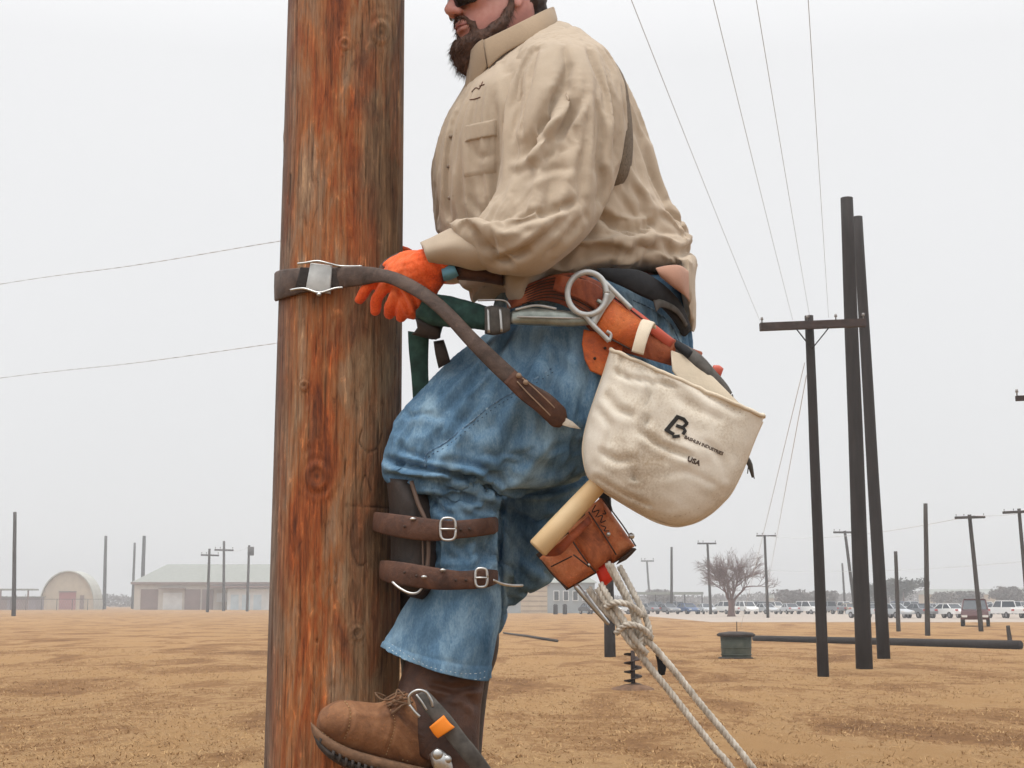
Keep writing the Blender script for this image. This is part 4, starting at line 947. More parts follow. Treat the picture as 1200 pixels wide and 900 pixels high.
wire([(716,412,-.262),(708,438,-.262),(691,488,-.262),(684,520,-.262),(685,541,-.262),(691,560,-.262),(706,574,-.262),(728,588,-.262),(750,601,-.262),(770,611,-.262),(790,616,-.262),(806,614,-.262),(820,609,-.262),(834,600,-.262),(847,588,-.262),(857,576,-.262),(870,550,-.262),(884,514,-.262),(893,494,-.262)], .003, mb, 8, 4); mb.build('bottom_seam', m_canvas_seam, bag)
mb = MB(); dashes(bv, [(x*1+2, y-5) for x, y in botl[1:-1]], .0008, .0004, 2.5, mb); dashes(bv, [(724,420),(760,434),(800,452),(840,470),(880,490)], .0008, .0004, 2.5, mb); mb.build('bag_stitching', simple('bag_thread', (.45, .36, .26), .9), bag)['kind'] = 'stuff'
ribbon([(740,412,-.318, 754,416,-.318), (743,400,-.318, 757,404,-.318), (747,386,-.308, 762,389,-.308), (752,375,-.285, 767,379,-.285), (756,380,-.272, 769,385,-.272)], .005, 4).build('bag_loop', m_canvas_seam, bag)
mb = MB(); poly_plate([(786,410,-.225),(806,418,-.228),(826,432,-.23),(850,456,-.232),(870,476,-.236),(838,470,-.24),(800,450,-.24),(788,434,-.238)], .004, mb); mb.build('bag_back_panel', m_canvas_seam, bag)
def text_on(bv, s, px0, py0, ang, height, mat, name, parent, track=1.0, bold=0.0):
    cu = bpy.data.curves.new('t', 'FONT'); cu.body = s; cu.size = 1; cu.space_character = track; cu.offset = bold; cu.resolution_u = 3
    o = bpy.data.objects.new('t', cu); COL.objects.link(o); bpy.context.view_layer.update()
    me = bpy.data.meshes.new_from_object(o.evaluated_get(bpy.context.evaluated_depsgraph_get())); bpy.data.objects.remove(o)
    bm = bmesh.new(); bm.from_mesh(me)
    bmesh.ops.subdivide_edges(bm, edges=[e for e in bm.edges if e.calc_length() > .15], cuts=1)
    ca, sa = math.cos(ang), math.sin(ang); vs = []
    for v in bm.verts:
        x, y = v.co.x*height/.7, v.co.y*height/.7; v_ = hit(bv, px0+x*ca+y*sa, py0+x*sa-y*ca, .0012)
        vs.append(v_ or M(px0, py0, -.3))
    fs = [tuple(l.index for l in f.verts) for f in bm.faces]; bm.free(); bpy.data.meshes.remove(me)
    return mesh(name, vs, fs, mat, parent, smooth=False)
AN = math.radians(25)
# block letter B built of slanted strokes
def strokeB():
    mb = MB()
    S = [((780,505.5),(795,487.5),5),((793.5,488.5),(801.5,491.5),4.2),((800.5,490.5),(805.5,497),4.2),((805.5,496),(799.5,501.5),3.6),((792,498.8),(800.5,501.8),4),((799.5,500.5),(803,505.5),3.6),
         ((803.3,504.3),(800,509.5),4),((779.5,503.5),(789.5,509.5),4.4),((787.5,512.3),(796.5,511.3),4)]
    for i, (a, b, w_) in enumerate(S):
        a = np.array(a, float); b = np.array(b, float); d = (b-a)/np.linalg.norm(b-a); nn = np.array([-d[1], d[0]])*w_/2; vs = []
        for k in range(4):
            c = a+(b-a)*k/3
            for sgn in (1, -1): q = c+nn*sgn; vs.append(hit(bv, q[0], q[1], .0014+.00015*i))
        if None in vs: continue
        mb.add(vs, [(2*k, 2*k+1, 2*k+3, 2*k+2) for k in range(3)])
    mb.build('printed_letter', m_ink, bag, smooth=False)['kind'] = 'stuff'
strokeB()
text_on(bv, 'BASHLIN INDUSTRIES', 801.5, 513.5, math.radians(24), 3.7, m_ink2, 'printed_text', bag, .97, .035)
text_on(bv, 'USA', 805, 540, math.radians(22), 5.8, m_ink2, 'printed_text', bag, 1.0, .045)

# ------------------------------------------------------------------ leather pouch, hammer handle, rope
pc = empty('tool_pouch', M(690, 650, -.2), 'worn orange leather tool pouch hanging below the canvas bag', 'pouch')
slab([(628,650),(704,584),(744,646),(664,692)], -.175, .02, MB()).build('pouch_back', m_edge, pc)
slab([(632,654),(672,620),(702,668),(664,690)], -.215, .04, MB()).build('pouch_pocket', m_pouch, pc)
slab([(664,622),(690,600),(722,650),(696,670)], -.225, .05, MB()).build('pouch_pocket', m_pouch, pc)
slab([(684,600),(704,583),(744,640),(718,660)], -.215, .04, MB()).build('pouch_pocket', m_pouch, pc)
slab([(696,664),(716,656),(722,676),(706,690)], -.20, .02, MB()).build('pouch_tab', m_red, pc)
mb = MB()
ribbon([(633,640,-.232, 640,652,-.232), (650,640,-.245, 657,650,-.245), (668,624,-.252, 674,632,-.252), (690,604,-.255, 694,612,-.255)], .004, 3, mb); mb.build('pouch_lip', m_belt, pc)
mb = MB()
for a in ([(664,622,-.24),(676,642,-.252),(692,664,-.248),(698,670,-.24)], [(690,600,-.24),(702,618,-.256),(716,640,-.252),(722,650,-.24)], [(706,584,-.215),(730,616,-.222),(745,640,-.215)], [(634,656,-.22),(650,676,-.228),(666,690,-.22)], [(646,664,-.235),(670,652,-.26)], [(672,650,-.262),(690,664,-.252)]): wire(a, .0014, mb, 6)
mb.build('pouch_seam', m_edge, pc)
mb = MB()
for a in ([(698,592,-.236),(694,600,-.238),(702,598,-.24),(698,606,-.242)], [(700,606,-.243),(706,604,-.243),(704,612,-.244),(710,610,-.244)], [(704,616,-.245),(710,618,-.245),(708,622,-.245),(714,622,-.245)], [(708,598,-.24),(710,602,-.242),(706,602,-.242)]): wire(a, .0011, mb, 6)
mb.build('pen_scribble', m_ink, pc)
mb = MB(); mb.ell(M(713, 626, -.248), (.004, .003, .004)); mb.ell(M(740, 628, -.225), (.006, .006, .006)); mb.ell(M(690, 662, -.25), (.003, .003, .003)); mb.build('pouch_rivet', m_steel, pc)
mb = MB(); loft([(736,648, 742,642, -.21, .012), (726,656, 746,644, -.21, .014), (722,662, 734,656, -.21, .010)], 2, 12, sq=.6, mb=mb); mb.build('pouch_corner', m_edge, pc)
ribbon([(700,566,-.17, 712,566,-.17), (702,584,-.17, 714,582,-.17), (706,600,-.17, 718,598,-.17)], .005, 3).build('pouch_hanger', m_blackweb, pc)
tl = MB(); tl.tube([M(676,688,-.20), M(700,716,-.20), M(712,730,-.20)], [.006, .0055, .004], 10, rnd=True); o = tl.build('steel_tool', m_steel, None); tag(o, 'thin steel tool poking out under the leather pouch', 'tool')
hm = MB(); A = M(631, 642, -.265); B = M(702, 566, -.262); dv = (B-A)
HP = [A-dv*.02, A, A+dv*.3, A+dv*.6, A+dv, A+dv*1.25]; Rr = [.0175, .0195, .0195, .0188, .0175, .017]
hm.tube(HP, Rr, 24); hm.build('mallet_handle', m_handle, None); o = bpy.data.objects['mallet_handle']; tag(o, 'pale wooden hammer handle lying across the leather pouch', 'hammer')
def rope(path, r_, mb, sub=14, strands=3, pitch=.028):
    rows = cat_interp(path, sub); C_ = [M(*q) for q in rows]
    # resample evenly
    L = [0]
    for a, b in zip(C_[:-1], C_[1:]): L.append(L[-1]+(b-a).length)
    n = max(8, int(L[-1]/(pitch/9))); P_ = []; j = 0
    for i in range(n+1):
        s = L[-1]*i/n
        while j < len(L)-2 and L[j+1] < s: j += 1
        t = (s-L[j])/max(1e-9, L[j+1]-L[j]); P_.append((C_[j].lerp(C_[j+1], t), s))
    for k in range(strands):
        Q = []
        for i, (p, s) in enumerate(P_):
            tg = (P_[min(i+1, n)][0]-P_[max(i-1, 0)][0]).normalized(); a = tg.cross(Vector((0, 1, .1))).normalized(); b = tg.cross(a)
            ph = 2*math.pi*(s/pitch + k/strands); Q.append(p+(a*math.cos(ph)+b*math.sin(ph))*r_*.5)
        mb.tube(Q, r_*.56, 6)
    return mb
rp_ = MB()
rope([(712,660,-.24),(728,690,-.25),(742,716,-.26),(746,740,-.265),(764,756,-.265),(790,786,-.262),(820,824,-.26),(850,860,-.26),(882,900,-.26),(960,1010,-.25),(1030,1120,-.2)], .0065, rp_)
rope([(690,690,-.22),(706,712,-.235),(726,732,-.25),(740,752,-.258),(760,780,-.26),(786,812,-.26),(814,848,-.26),(838,878,-.26),(858,902,-.26),(930,1010,-.25),(1000,1120,-.2)], .0065, rp_)
rope([(716,662,-.25),(730,690,-.262),(744,718,-.268),(752,744,-.27),(745,758,-.274),(732,744,-.276),(716,716,-.262),(700,690,-.24)], .0058, rp_)
rope([(726,664,-.24),(742,694,-.252),(756,722,-.262),(761,744,-.266),(752,756,-.262)], .0058, rp_)
rope([(710,712,-.262),(722,706,-.284),(740,710,-.286),(753,722,-.268)], .0058, rp_)
rope([(722,742,-.268),(735,732,-.290),(752,736,-.288),(764,748,-.268)], .0058, rp_)
rope([(704,684,-.24),(716,704,-.262),(732,728,-.280),(744,750,-.284),(758,766,-.27)], .0058, rp_)
o = rp_.build('hand_line', m_rope); tag(o, 'twisted dirty white rope knotted below the pouch and trailing down right', 'rope')
mb = MB()
loft([(768,768, 774,764, -.235, .008), (770,776, 781,771, -.235, .010), (771,788, 781,782, -.235, .010), (772,792, 779,791, -.235, .008)], 3, 14, sq=.6, mb=mb)
o = mb.build('rope_sleeve', m_blackweb); tag(o, 'short black plastic sleeve hanging between the two rope lengths', 'rope sleeve')

# ------------------------------------------------------------------ climbing spurs
cs = empty('climbing_spur', M(520, 905, -.17), 'leather padded climbing iron strapped to the near shin and boot', 'climbing iron')
loft([(452,560, 498,564, -.12, .075), (455,585, 507,586, -.125, .088), (457,612, 514,614, -.125, .089), (458,645, 517,648, -.125, .087), (458,672, 514,684, -.13, .087), (466,690, 506,698, -.135, .075), (482,700, 498,703, -.14, .05)], 3, 26).build('shin_pad', m_pad, cs)
mb = MB(); wire([(482,564,-.215),(490,590,-.222),(500,615,-.226),(502,650,-.224),(498,680,-.222)], .004, mb); wire([(495,610,-.226),(496,680,-.224)], .0018, mb); mb.build('pad_binding', simple('scuffed_leather_edge', (.12, .075, .055), .6), cs)
def legstrap(rows): return ribbon(rows, .006, 5)
legstrap([(446,602,-.06, 444,622,-.06), (440,600,-.13, 438,622,-.13), (452,601,-.19, 450,626,-.19), (476,604,-.226, 474,631,-.226), (506,608,-.236, 506,634,-.236), (530,610,-.232, 530,632,-.232), (558,608,-.222, 558,629,-.222), (577,606,-.19, 577,626,-.19), (582,606,-.14, 582,624,-.14)]).build('upper_strap', m_strap2, cs)
legstrap([(452,658,-.06, 450,676,-.06), (447,657,-.13, 446,678,-.13), (458,657,-.19, 456,683,-.19), (480,660,-.228, 478,687,-.228), (510,665,-.236, 510,691,-.236), (540,669,-.230, 540,691,-.230), (566,667,-.218, 568,689,-.218), (582,668,-.18, 582,684,-.18)]).build('lower_strap', m_strap2, cs)
for pts_, y_ in (([(462,614,-.21),(474,617,-.232),(540,621,-.235),(550,620,-.232)], 0), ([(474,671,-.235),(488,675,-.241),(534,680,-.236),(546,680,-.234)], 0)):
    for q in pts_: MB().ell(M(q[0], q[1], q[2]+.0005), (.0028, .0022, .0028), nu=8, nv=6).build('strap_hole', m_edge, cs)
def buckle(cx, cy, rx, ry, d, ang=0, r_=.0026):
    ca, sa = math.cos(ang), math.sin(ang); mb = MB(); P_ = []
    for a in np.linspace(0, 2*math.pi, 17)[:-1]:
        c, s_ = math.cos(a), math.sin(a); x = rx*math.copysign(abs(c)**.6, c); y = ry*math.copysign(abs(s_)**.6, s_); P_.append((cx+x*ca-y*sa, cy+x*sa+y*ca, d))
    wire(P_, r_, mb, 8, 2, closed=True)
    wire([(cx-rx*ca, cy-rx*sa, d-.003), (cx, cy, d-.006), (cx+rx*ca, cy+rx*sa, d-.003)], r_*.7, mb)
    mb.build('buckle', m_steel, cs)
buckle(525, 620, 9, 13, -.243); buckle(564, 677, 7, 11, -.232)
mb = MB()
for q in ((484,608,-.236),(497,676,-.243),(519,668,-.242)): mb.ell(M(*q), (.006, .003, .003), nu=10, nv=6)
mb.build('strap_stud', m_steel, cs)
mb = MB(); wire([(460,682,-.21),(468,689,-.222),(480,695,-.23),(490,694,-.23),(497,684,-.228)], .0026, mb); mb.build('wire_loop', m_steel, cs)
mb = MB(); wire([(578,680,-.20),(588,684,-.16),(600,686,-.12),(612,686,-.08)], .0028, mb); mb.build('wire_hook', m_steel, cs)
ribbon([(486,816,-.225, 500,808,-.225), (497,832,-.235, 515,824,-.235), (512,850,-.238, 530,841,-.238), (530,874,-.236, 546,862,-.236), (548,896,-.23, 564,884,-.23), (570,924,-.20, 584,912,-.20)], .006, 5).build('ankle_strap', m_greyweb, cs)
ribbon([(503,852,-.246, 520,838,-.246), (508,860,-.247, 527,847,-.247), (513,865,-.246, 533,852,-.246)], .006, 3).build('strap_keeper', m_orange, cs)
mb = MB(); ca = math.radians(55)
wire([(480,826,-.235),(480,815,-.238),(489,809,-.24),(499,811,-.24),(505,820,-.24),(507,828,-.238)], .0028, mb, 8); wire([(480,826,-.235),(486,834,-.236),(492,840,-.236)], .0028, mb, 8); wire([(488,814,-.243),(494,822,-.246),(500,832,-.244)], .002, mb); mb.build('buckle', m_steel, cs)
mb = MB(); loft([(503,884, 512,876, -.225, .012), (506,896, 522,882, -.23, .016), (512,908, 530,895, -.23, .014), (520,930, 534,922, -.22, .012)], 3, 16, sq=.8, mb=mb); mb.ell(M(513, 884, -.243), (.010, .006, .010)); mb.ell(M(524, 890, -.24), (.008, .006, .008)); mb.build('stirrup_steel', m_steel, cs)

# ------------------------------------------------------------------ background: poles
def rel(px, py, Y, o): return at(px, py, Y) - o
def bgpole(bx, by, tx, ty, wpx, label, group, arm=None, mat=None, cat='utility pole', extra=None):
    g = ground(bx, by); Y = g.y; s = Y/F; top = at(tx, ty, Y)-g; r0 = wpx*s/2*1.08; r1 = wpx*s/2*.82
    n = 14 if wpx > 8 else 8; mat = mat or (m_darkpole if wpx > 8 else m_darkpole2)
    seg = 10; pts = [Vector((0, 0, -.3))]+[top*(i/seg)+Vector((.012*wpx*s*math.sin(i*1.3+bx), 0, .0)) for i in range(1, seg+1)]
    sh_ = MB().tube(pts, [r0]+[r0+(r1-r0)*i/seg for i in range(1, seg+1)], n)
    if not arm and not extra:
        o = sh_.build('utility_pole', mat, None, world=False); o.location = g; return tag(o, label, cat, group)
    e_ = empty('utility_pole', g, label, cat, group)
    sh_.build('pole_shaft', mat, e_, world=False)
    if arm:
        x0, y0, x1, y1, th_ = arm; a = rel(x0, y0, Y, g); b = rel(x1, y1, Y, g); t = th_*s/2; off = Vector((0, -r1-t, 0)); a += off; b += off
        mb = MB(); u = (b-a).normalized(); v = Vector((0, 1, 0)); w_ = u.cross(v)
        vs = [p+v*t*sv+w_*t*sw for p in (a, b) for sv, sw in ((-1, -1), (1, -1), (1, 1), (-1, 1))]
        mb.add(vs, [(0, 1, 2, 3)[::-1], (4, 5, 6, 7), (0, 1, 5, 4), (1, 2, 6, 5), (2, 3, 7, 6), (3, 0, 4, 7)]); mb.build('crossarm', m_arm if wpx > 8 else m_darkpole2, e_, smooth=False, world=False)
        for f_ in ((.02, .98, .45, .72) if wpx > 8 else (.04, .96, .3)):
            p = a.lerp(b, f_)+Vector((0, 0, t)); k = max(.055, 1.2*s) if wpx > 8 else 1.1*s
            MB().tube([p, p+Vector((0, 0, k*1.2)), p+Vector((0, 0, k*1.3)), p+Vector((0, 0, k*2.4))], [k*.25, k*.25, k*.6, k*.45], 8).build('insulator', m_porc, e_, world=False)
        if wpx > 8:
            c = a.lerp(b, .5); low = (top*((top.length-.75)/top.length))+off
            MB().tube([a.lerp(b, .32), low], .014, 6).build('brace', m_darkpole, e_, world=False); MB().tube([a.lerp(b, .68), low], .014, 6).build('brace', m_darkpole, e_, world=False)
    if extra == 'transformer':
        p = rel(tx+2, ty+12, Y, g)+Vector((0, -r1, 0)); MB().tube([p, p+Vector((0, 0, 1.6))], .6, 12).build('transformer', m_darkpole2, e_, world=False)
    return e_
GP = 'dark practice poles standing in the field'; GF = 'distant utility poles'
pa = bgpole(965, 793, 948, 370, 12.5, 'dark wooden pole with long crossarm and braces, nearest of the right cluster', GP, arm=(889, 385, 1012, 380, 9))
bgpole(1013, 784, 992, 232, 18, 'tallest thick dark bare pole just right of the crossarm pole', GP)
bgpole(1036, 772, 1005, 254, 14, 'leaning dark bare pole rightmost of the tall cluster', GP)
bgpole(715, 770, 711, 578, 12.5, 'short dark pole standing behind the pouch and rope', GP)
bgpole(1236, 800, 1216, 450, 12, 'dark pole whose crossarm tip pokes in at the right edge', GP, arm=(1188, 468, 1250, 466, 6))
bgpole(16, 722, 17.5, 600, 5, 'dark bare pole standing alone at the far left', GF)
bgpole(122, 714, 124, 628, 4.2, 'grey bare pole right of the arched building', GF)
bgpole(155, 713.5, 158, 636, 3.2, 'thin bare pole close left of the warehouse corner pole', GF)
bgpole(166, 713.5, 169, 628, 4.8, 'dark bare pole at the left corner of the long warehouse', GF, mat=m_darkpole)
bgpole(243, 717.5, 245.5, 643, 3.4, 'lower crossarm pole in front of the long warehouse', GF, arm=(236, 650.5, 257, 651, 1.8))
bgpole(262, 716, 262.5, 634, 3.4, 'taller crossarm pole in front of the long warehouse', GF, arm=(252, 644.5, 274, 645, 2))
bgpole(289.5, 716.5, 292, 639, 3.2, 'pole with transformer can in front of the long warehouse', GF, extra='transformer')
bgpole(762, 713, 758, 657, 2.6, 'small crossarm pole left of the flat carport', GF, arm=(751, 657.5, 766, 657.5, 1.6))
bgpole(787, 718, 787, 641, 3.2, 'slim bare pole standing by the flat carport', GF)
bgpole(833, 720, 829, 636, 3.2, 'crossarm pole just left of the bare tree', GF, arm=(817, 637, 839, 637, 1.8))
bgpole(900, 724, 896, 627, 3.4, 'crossarm pole just right of the bare tree', GF, arm=(886, 628, 909, 628, 1.6))
bgpole(1003, 723, 990, 622, 4, 'leaning crossarm pole between the two nearest tall dark poles', GF, arm=(976, 624, 1001, 624, 2.2))
bgpole(990.5, 716, 987, 660, 2.6, 'short thin bare pole beyond the cars left of the tallest pole', GF)
bgpole(1053, 740, 1049.5, 646, 5, 'short bare pole right of the tall dark cluster', GF)
bgpole(1087, 745, 1084.5, 590, 6, 'tall bare pole standing behind the lying log', GF)
bgpole(1150, 740, 1136, 603, 5.5, 'leaning crossarm pole beside the dark red pickup', GF, arm=(1118, 607, 1153, 606, 3))
bgpole(1207, 742, 1194, 596, 5, 'crossarm pole at the right edge of the picture', GF, arm=(1174, 601, 1216, 599, 3))
bgpole(1184, 754, 1181, 733, 5.5, 'stubby post standing just behind the right end of the log', GP, cat='post')
# wires overhead
def wire_thing(p0, p1, sag, r_, label, group, mat=m_wire, n=24):
    P_ = [p0.lerp(p1, i/n)-Vector((0, 0, 4*sag*(i/n)*(1-i/n))) for i in range(n+1)]
    o = MB().tube(P_, r_, 5).build('overhead_wire', mat); return tag(o, label, 'power line', group)
YA = ground(965, 793).y
for i, (xe, ye, xt, nm) in enumerate(((891, 377, 750, 'leftmost'), (929, 375, 842, 'second from left'), (949, 372, 890, 'third from left'), (971, 372, 948, 'rightmost'))):
    p0 = at(xe, ye, YA-.2); p1 = at(xt, 0, 12.0); dirv = p1-p0; end = p0+dirv*2.6
    # keep the seen line straight-ish with a gentle catenary
    wire_thing(p0, end, .22, .0032, f'{nm} of four thin wires rising to the top from the crossarm pole', 'wires from the crossarm pole')
g0 = at(943, 425, YA); wire_thing(g0, ground(868, 735), 0, .008, 'left guy wire slanting down from the crossarm pole', 'guy wires', m_wire2)
wire_thing(at(945, 440, YA), ground(893, 722), 0, .009, 'right guy wire slanting down from the crossarm pole', 'guy wires', m_wire2)
d9 = ground(1150, 740).y; d10 = ground(1207, 742).y; dm = ground(900, 724).y
wire_thing(at(1136, 604, d9), at(1260, 585, d10), .3, .015, 'wire between the two right crossarm poles', 'far wires', m_wire2)
wire_thing(at(1136, 605, d9), at(897, 628, dm), .6, .018, 'long wire from the leaning crossarm pole towards the bare tree', 'far wires', m_wire2)
wire_thing(at(1260, 652, 100), at(897, 668, dm), .5, .016, 'lower long wire crossing behind the tall poles', 'far wires', m_wire2)
dL = ground(262, 716).y
wire_thing(at(273, 645, dL), at(292, 640, dL), .4, .04, 'wire between the warehouse crossarm pole and transformer pole', 'far wires', m_wire2)

# ------------------------------------------------------------------ field objects
# log
A = ground(884, 751); B = ground(1196, 761)
r0, r1 = .12, .155; mb = MB(); n = 12
mb.tube([A.lerp(B, i/n)+Vector((0, 0, r0+(r1-r0)*i/n-.02)) for i in range(n+1)], [r0+(r1-r0)*i/n for i in range(n+1)], 12)
tag(mb.build('log', m_darkpole), 'long dark pole lying on the grass from tub to right edge', 'log')
g = ground(590, 743); h_ = ground(653, 752.5)
tag(MB().tube([g+Vector((0, 0, .06)), g.lerp(h_, .5)+Vector((0, 0, .07)), h_+Vector((0, 0, .05))], [.04, .05, .055], 8).build('thin_log', m_darkpole2), 'thin pole lying on the grass just right of the far boot', 'pole')
# tub
g = ground(863, 771.5); s = g.y/F; tubo = empty('round_tub', g, 'dark green round tub with a wide flat black lid', 'tub')
m_tub = simple('green_tub_paint', (.055, .07, .052), .7, sc=4, var=.25, c2=(.09, .10, .075)); m_lid = simple('rusty_black_lid_and_shadow', (.035, .026, .022), .8, sc=5, var=.3)
R_ = 17.5*s; hh = 25*s
MB().tube([(0,0,0), (0,0,.03), (0,0,hh*.5), (0,0,hh)], [R_*.93, R_*.96, R_*.99, R_*1.03], 28).build('tub_wall', m_tub, tubo, world=False)
for z in (.18, .5, .82): MB().tube([(0,0,hh*z-.012), (0,0,hh*z+.012)], [R_*1.025]*2, 28).build('tub_hoop', m_tub, tubo, world=False)
MB().tube([(0,0,hh), (0,0,hh+.05), (0,0,hh+.1), (0,0,hh+.13)], [R_*1.2, R_*1.28, R_*1.1, R_*.5], 28).build('lid', m_lid, tubo, world=False)
MB().tube([(.03,0,hh+.12), (.03,0,hh+.4)], .012, 6).build('lid_rod', m_lid, tubo, world=False)
MB().tube([(-.02,0,.0), (-.02,0,.035)], [R_*1.18, R_*1.1], 28).build('tub_shadow', m_lid, tubo, world=False)  # low dark disc painted as the shadow round the tub's base
# auger
g = ground(742, 808); s = g.y/F; au = empty('earth_auger', g, 'rusty spiral earth auger bit standing in the ground behind the rope', 'auger')
m_rust = simple('rusty_iron', (.045, .026, .02), .8, .3, .3, 20, 60, .4, .003)
MB().tube([(0,0,-.1), (0,0,44*s)], 2.6*s, 10).build('auger_shaft', m_rust, au, world=False)
mb = MB(); vs = []; fs = []; K = 90
for i in range(K+1):
    a = i/K*2*math.pi*3.6; z = 5*s+i/K*36*s; R2 = 10.5*s
    for r_, dz in ((2*s, .008), (R2, .008), (R2, -.008), (2*s, -.008)): vs.append(Vector((r_*math.cos(a), r_*math.sin(a), z+dz)))
for i in range(K):
    for k in range(4): k2 = (k+1) % 4; fs.append((i*4+k, i*4+k2, (i+1)*4+k2, (i+1)*4+k))
mb.add(vs, fs).build('auger_flight', m_rust, au, world=False)
mb = MB(); vs = []; nn = 24
for j in range(6):
    for i in range(nn):
        a = 2*math.pi*i/nn; r_ = (.42*(1-j/6))*(1+.15*noise.noise(Vector((math.cos(a)*2, math.sin(a)*2, j)))); vs.append((r_*math.cos(a), r_*math.sin(a), .0+.11*(1-(1-j/6)**1.5)+.012*noise.noise(Vector((i, j, 0)))-(.03 if j == 0 else 0)))
fs = [(j*nn+i, j*nn+(i+1) % nn, (j+1)*nn+(i+1) % nn, (j+1)*nn+i) for j in range(5) for i in range(nn)]+[tuple(5*nn+i for i in range(nn))]
o = mb.add(vs, fs).build('soil_mound', m_dirt, None, world=False); o.location = g; tag(o, 'low heap of dark soil round the auger bit', 'soil')

# ------------------------------------------------------------------ far buildings
def box_part(name, x0, x1, y0, y1, z0, z1, mat, parent): return MB().box(x0, x1, y0, y1, z0, z1).build(name, mat, parent, smooth=False, world=False)
mm_ = lambda n, c, **k: simple(n, c, .85, sc=.6, var=.1, **k)
m_wall = mm_('pale_render', (.52, .48, .42)); m_roof = simple('grey_green_metal_roof', (.25, .26, .23), .7, sc=1.2, var=.1); m_brown = mm_('brown_doors', (.22, .15, .13)); m_lt = mm_('white_shutter', (.66, .68, .68))
m_tan = mm_('tan_wall', (.50, .42, .31)); m_rdoor = mm_('dull_red_door', (.35, .13, .12)); m_archr = mm_('arch_roof_metal', (.46, .46, .41)); m_blueg = mm_('blue_grey_wall', (.32, .36, .38)); m_glass = simple('dark_window', (.06, .07, .08), .2)
Yw = 345; s = Yw/F
X = lambda px: (px-600)*Yw/F*1.0
wg = Vector((X(166)*1.01, Yw, 0)); L = (350-166)*s
wh = empty('warehouse', wg, 'long low warehouse with grey green roof left of the climbed pole', 'building')
ev = 31.5*s; rg = 54*s; D_ = 26
box_part('wall', 0, L, 0, D_, 0, ev, m_wall, wh)
MB().add([(-.6,-.6,ev),(L+.6,-.6,ev),(L+.6,D_+.6,ev),(-.6,D_+.6,ev),(4.5,D_/2,rg),(L-4,D_/2,rg)], [(0,1,5,4),(1,2,5),(2,3,4,5),(3,0,4),(0,3,2,1)]).build('roof', m_roof, wh, smooth=False, world=False)
box_part('fascia', -.7, L+.7, -.75, -.6, ev-.5, ev+.05, m_brown, wh)
for (a, b, t0, t1, mt, nm) in ((174, 194, 690, 713, m_brown, 'bay_door'), (200, 222, 694, 712, m_lt, 'bay_door'), (225, 243, 690, 711, m_brown, 'bay_door'), (245, 258, 690, 711, m_brown, 'bay_door')):
    fr = box_part(nm, (a-166)*s, (b-166)*s, -.16, .1, 0, (713.5-t0)*s, mt, wh)
    MB().box((a-166)*s+.3, (b-166)*s-.3, -.2, -.165, .3, (713.5-t0)*s*.55).build('door_panel', mt, fr, smooth=False, world=False)
box_part('awning', (196-166)*s, (226-166)*s, -1.8, -.2, 24*s, 25*s, m_brown, wh)
ann = box_part('annex_wall', (280-166)*s, L, -6, -.01, 0, 24*s, m_lt, wh)
box_part('annex_roof', (256-166)*s, L+1, -7.5, -.01, 25*s, 27*s, m_brown, wh)
for k in range(3): box_part('annex_door', (284-166+k*13)*s, (293-166+k*13)*s, -6.12, -5.9, 0, 17*s, mm_('pale_blue_shutter', (.5, .6, .66)) if k == 0 else bpy.data.materials['pale_blue_shutter'], wh)
box_part('annex_window', (262-166)*s, (276-166)*s, -.18, .1, 9*s, 19*s, m_lt, wh)
# arched building
ag = Vector(((87-600)*s*1.045, Yw+14, 0)); ar = empty('arched_shed', ag, 'tan arched metal shed with a dull red door at far left', 'building')
R_ = 32*s; HH = 45*s; n = 20
def arch(R, Hh, k): return [(-R*math.cos(math.pi*i/k), Hh*math.sin(math.pi*i/k)**.85) for i in range(k+1)]
A_ = arch(R_, HH, n)
MB().add([(x, 0, z) for x, z in A_], [tuple(range(n+1))]).build('end_wall', m_tan, ar, smooth=False, world=False)
A1 = arch(R_+.3, HH+.3, n); vs = [(x, -.6, z) for x, z in A1]+[(x, 7, z) for x, z in A1]+[(x*.97, -.6, z*.97) for x, z in A1]
MB().add(vs, [(i, i+1, n+2+i, n+1+i) for i in range(n)]+[(i, 2*n+2+i, 2*n+3+i, i+1) for i in range(n)]).build('arched_roof', m_archr, ar, smooth=False, world=False)
box_part('door', -10*s, 10*s, -.15, .1, 0, 21.5*s, m_rdoor, ar); box_part('side_door', 15*s, 20*s, -.15, .1, 0, 17*s, m_brown, ar)
box_part('door_lintel', -10.6*s, 10.6*s, -.3, -.14, 20.4*s, 22*s, m_brown, ar)
# left carport + fence
ck = empty('carport', Vector((-360*s*0-122, Yw-15, 0)), 'thin flat roofed open carport at the far left edge', 'carport')
box_part('canopy_roof', 0, 13.5, 0, 6, 4.4, 4.75, m_roof, ck)
for x in (.3, 6.6, 12.8): box_part('post', x, x+.3, .2, .5, 0, 4.4, m_brown, ck)
def fence(x0, x1, Y, h, label):
    f = empty('chain_link_fence', Vector((x0, Y, 0)), label, 'fence'); L = x1-x0; mb = MB(); k = int(L/3.2)
    for i in range(k+1): MB().tube([(i*L/k, 0, 0), (i*L/k, 0, h)], .07, 6).build('fence_post', m_darkpole2, f, world=False)
    MB().tube([(0, 0, h), (L, 0, h)], .05, 6).build('top_rail', m_darkpole2, f, world=False)
    m = MB(); q = int(L/.55)
    for i in range(q):
        x = i*L/q; m.add([(x-.02, 0, 0), (x+.02, 0, 0), (x+h*.5+.02, 0, h), (x+h*.5-.02, 0, h)], [(0, 1, 2, 3)]); m.add([(x+h*.5-.02, .01, 0), (x+h*.5+.02, .01, 0), (x+.02, .01, h), (x-.02, .01, h)], [(0, 1, 2, 3)])
    m.build('mesh_wires', m_wire, f, smooth=False, world=False)['kind'] = 'stuff'
fence(-124, -90, Yw-22, 2.4, 'chain link fence in front of the arched shed at left')
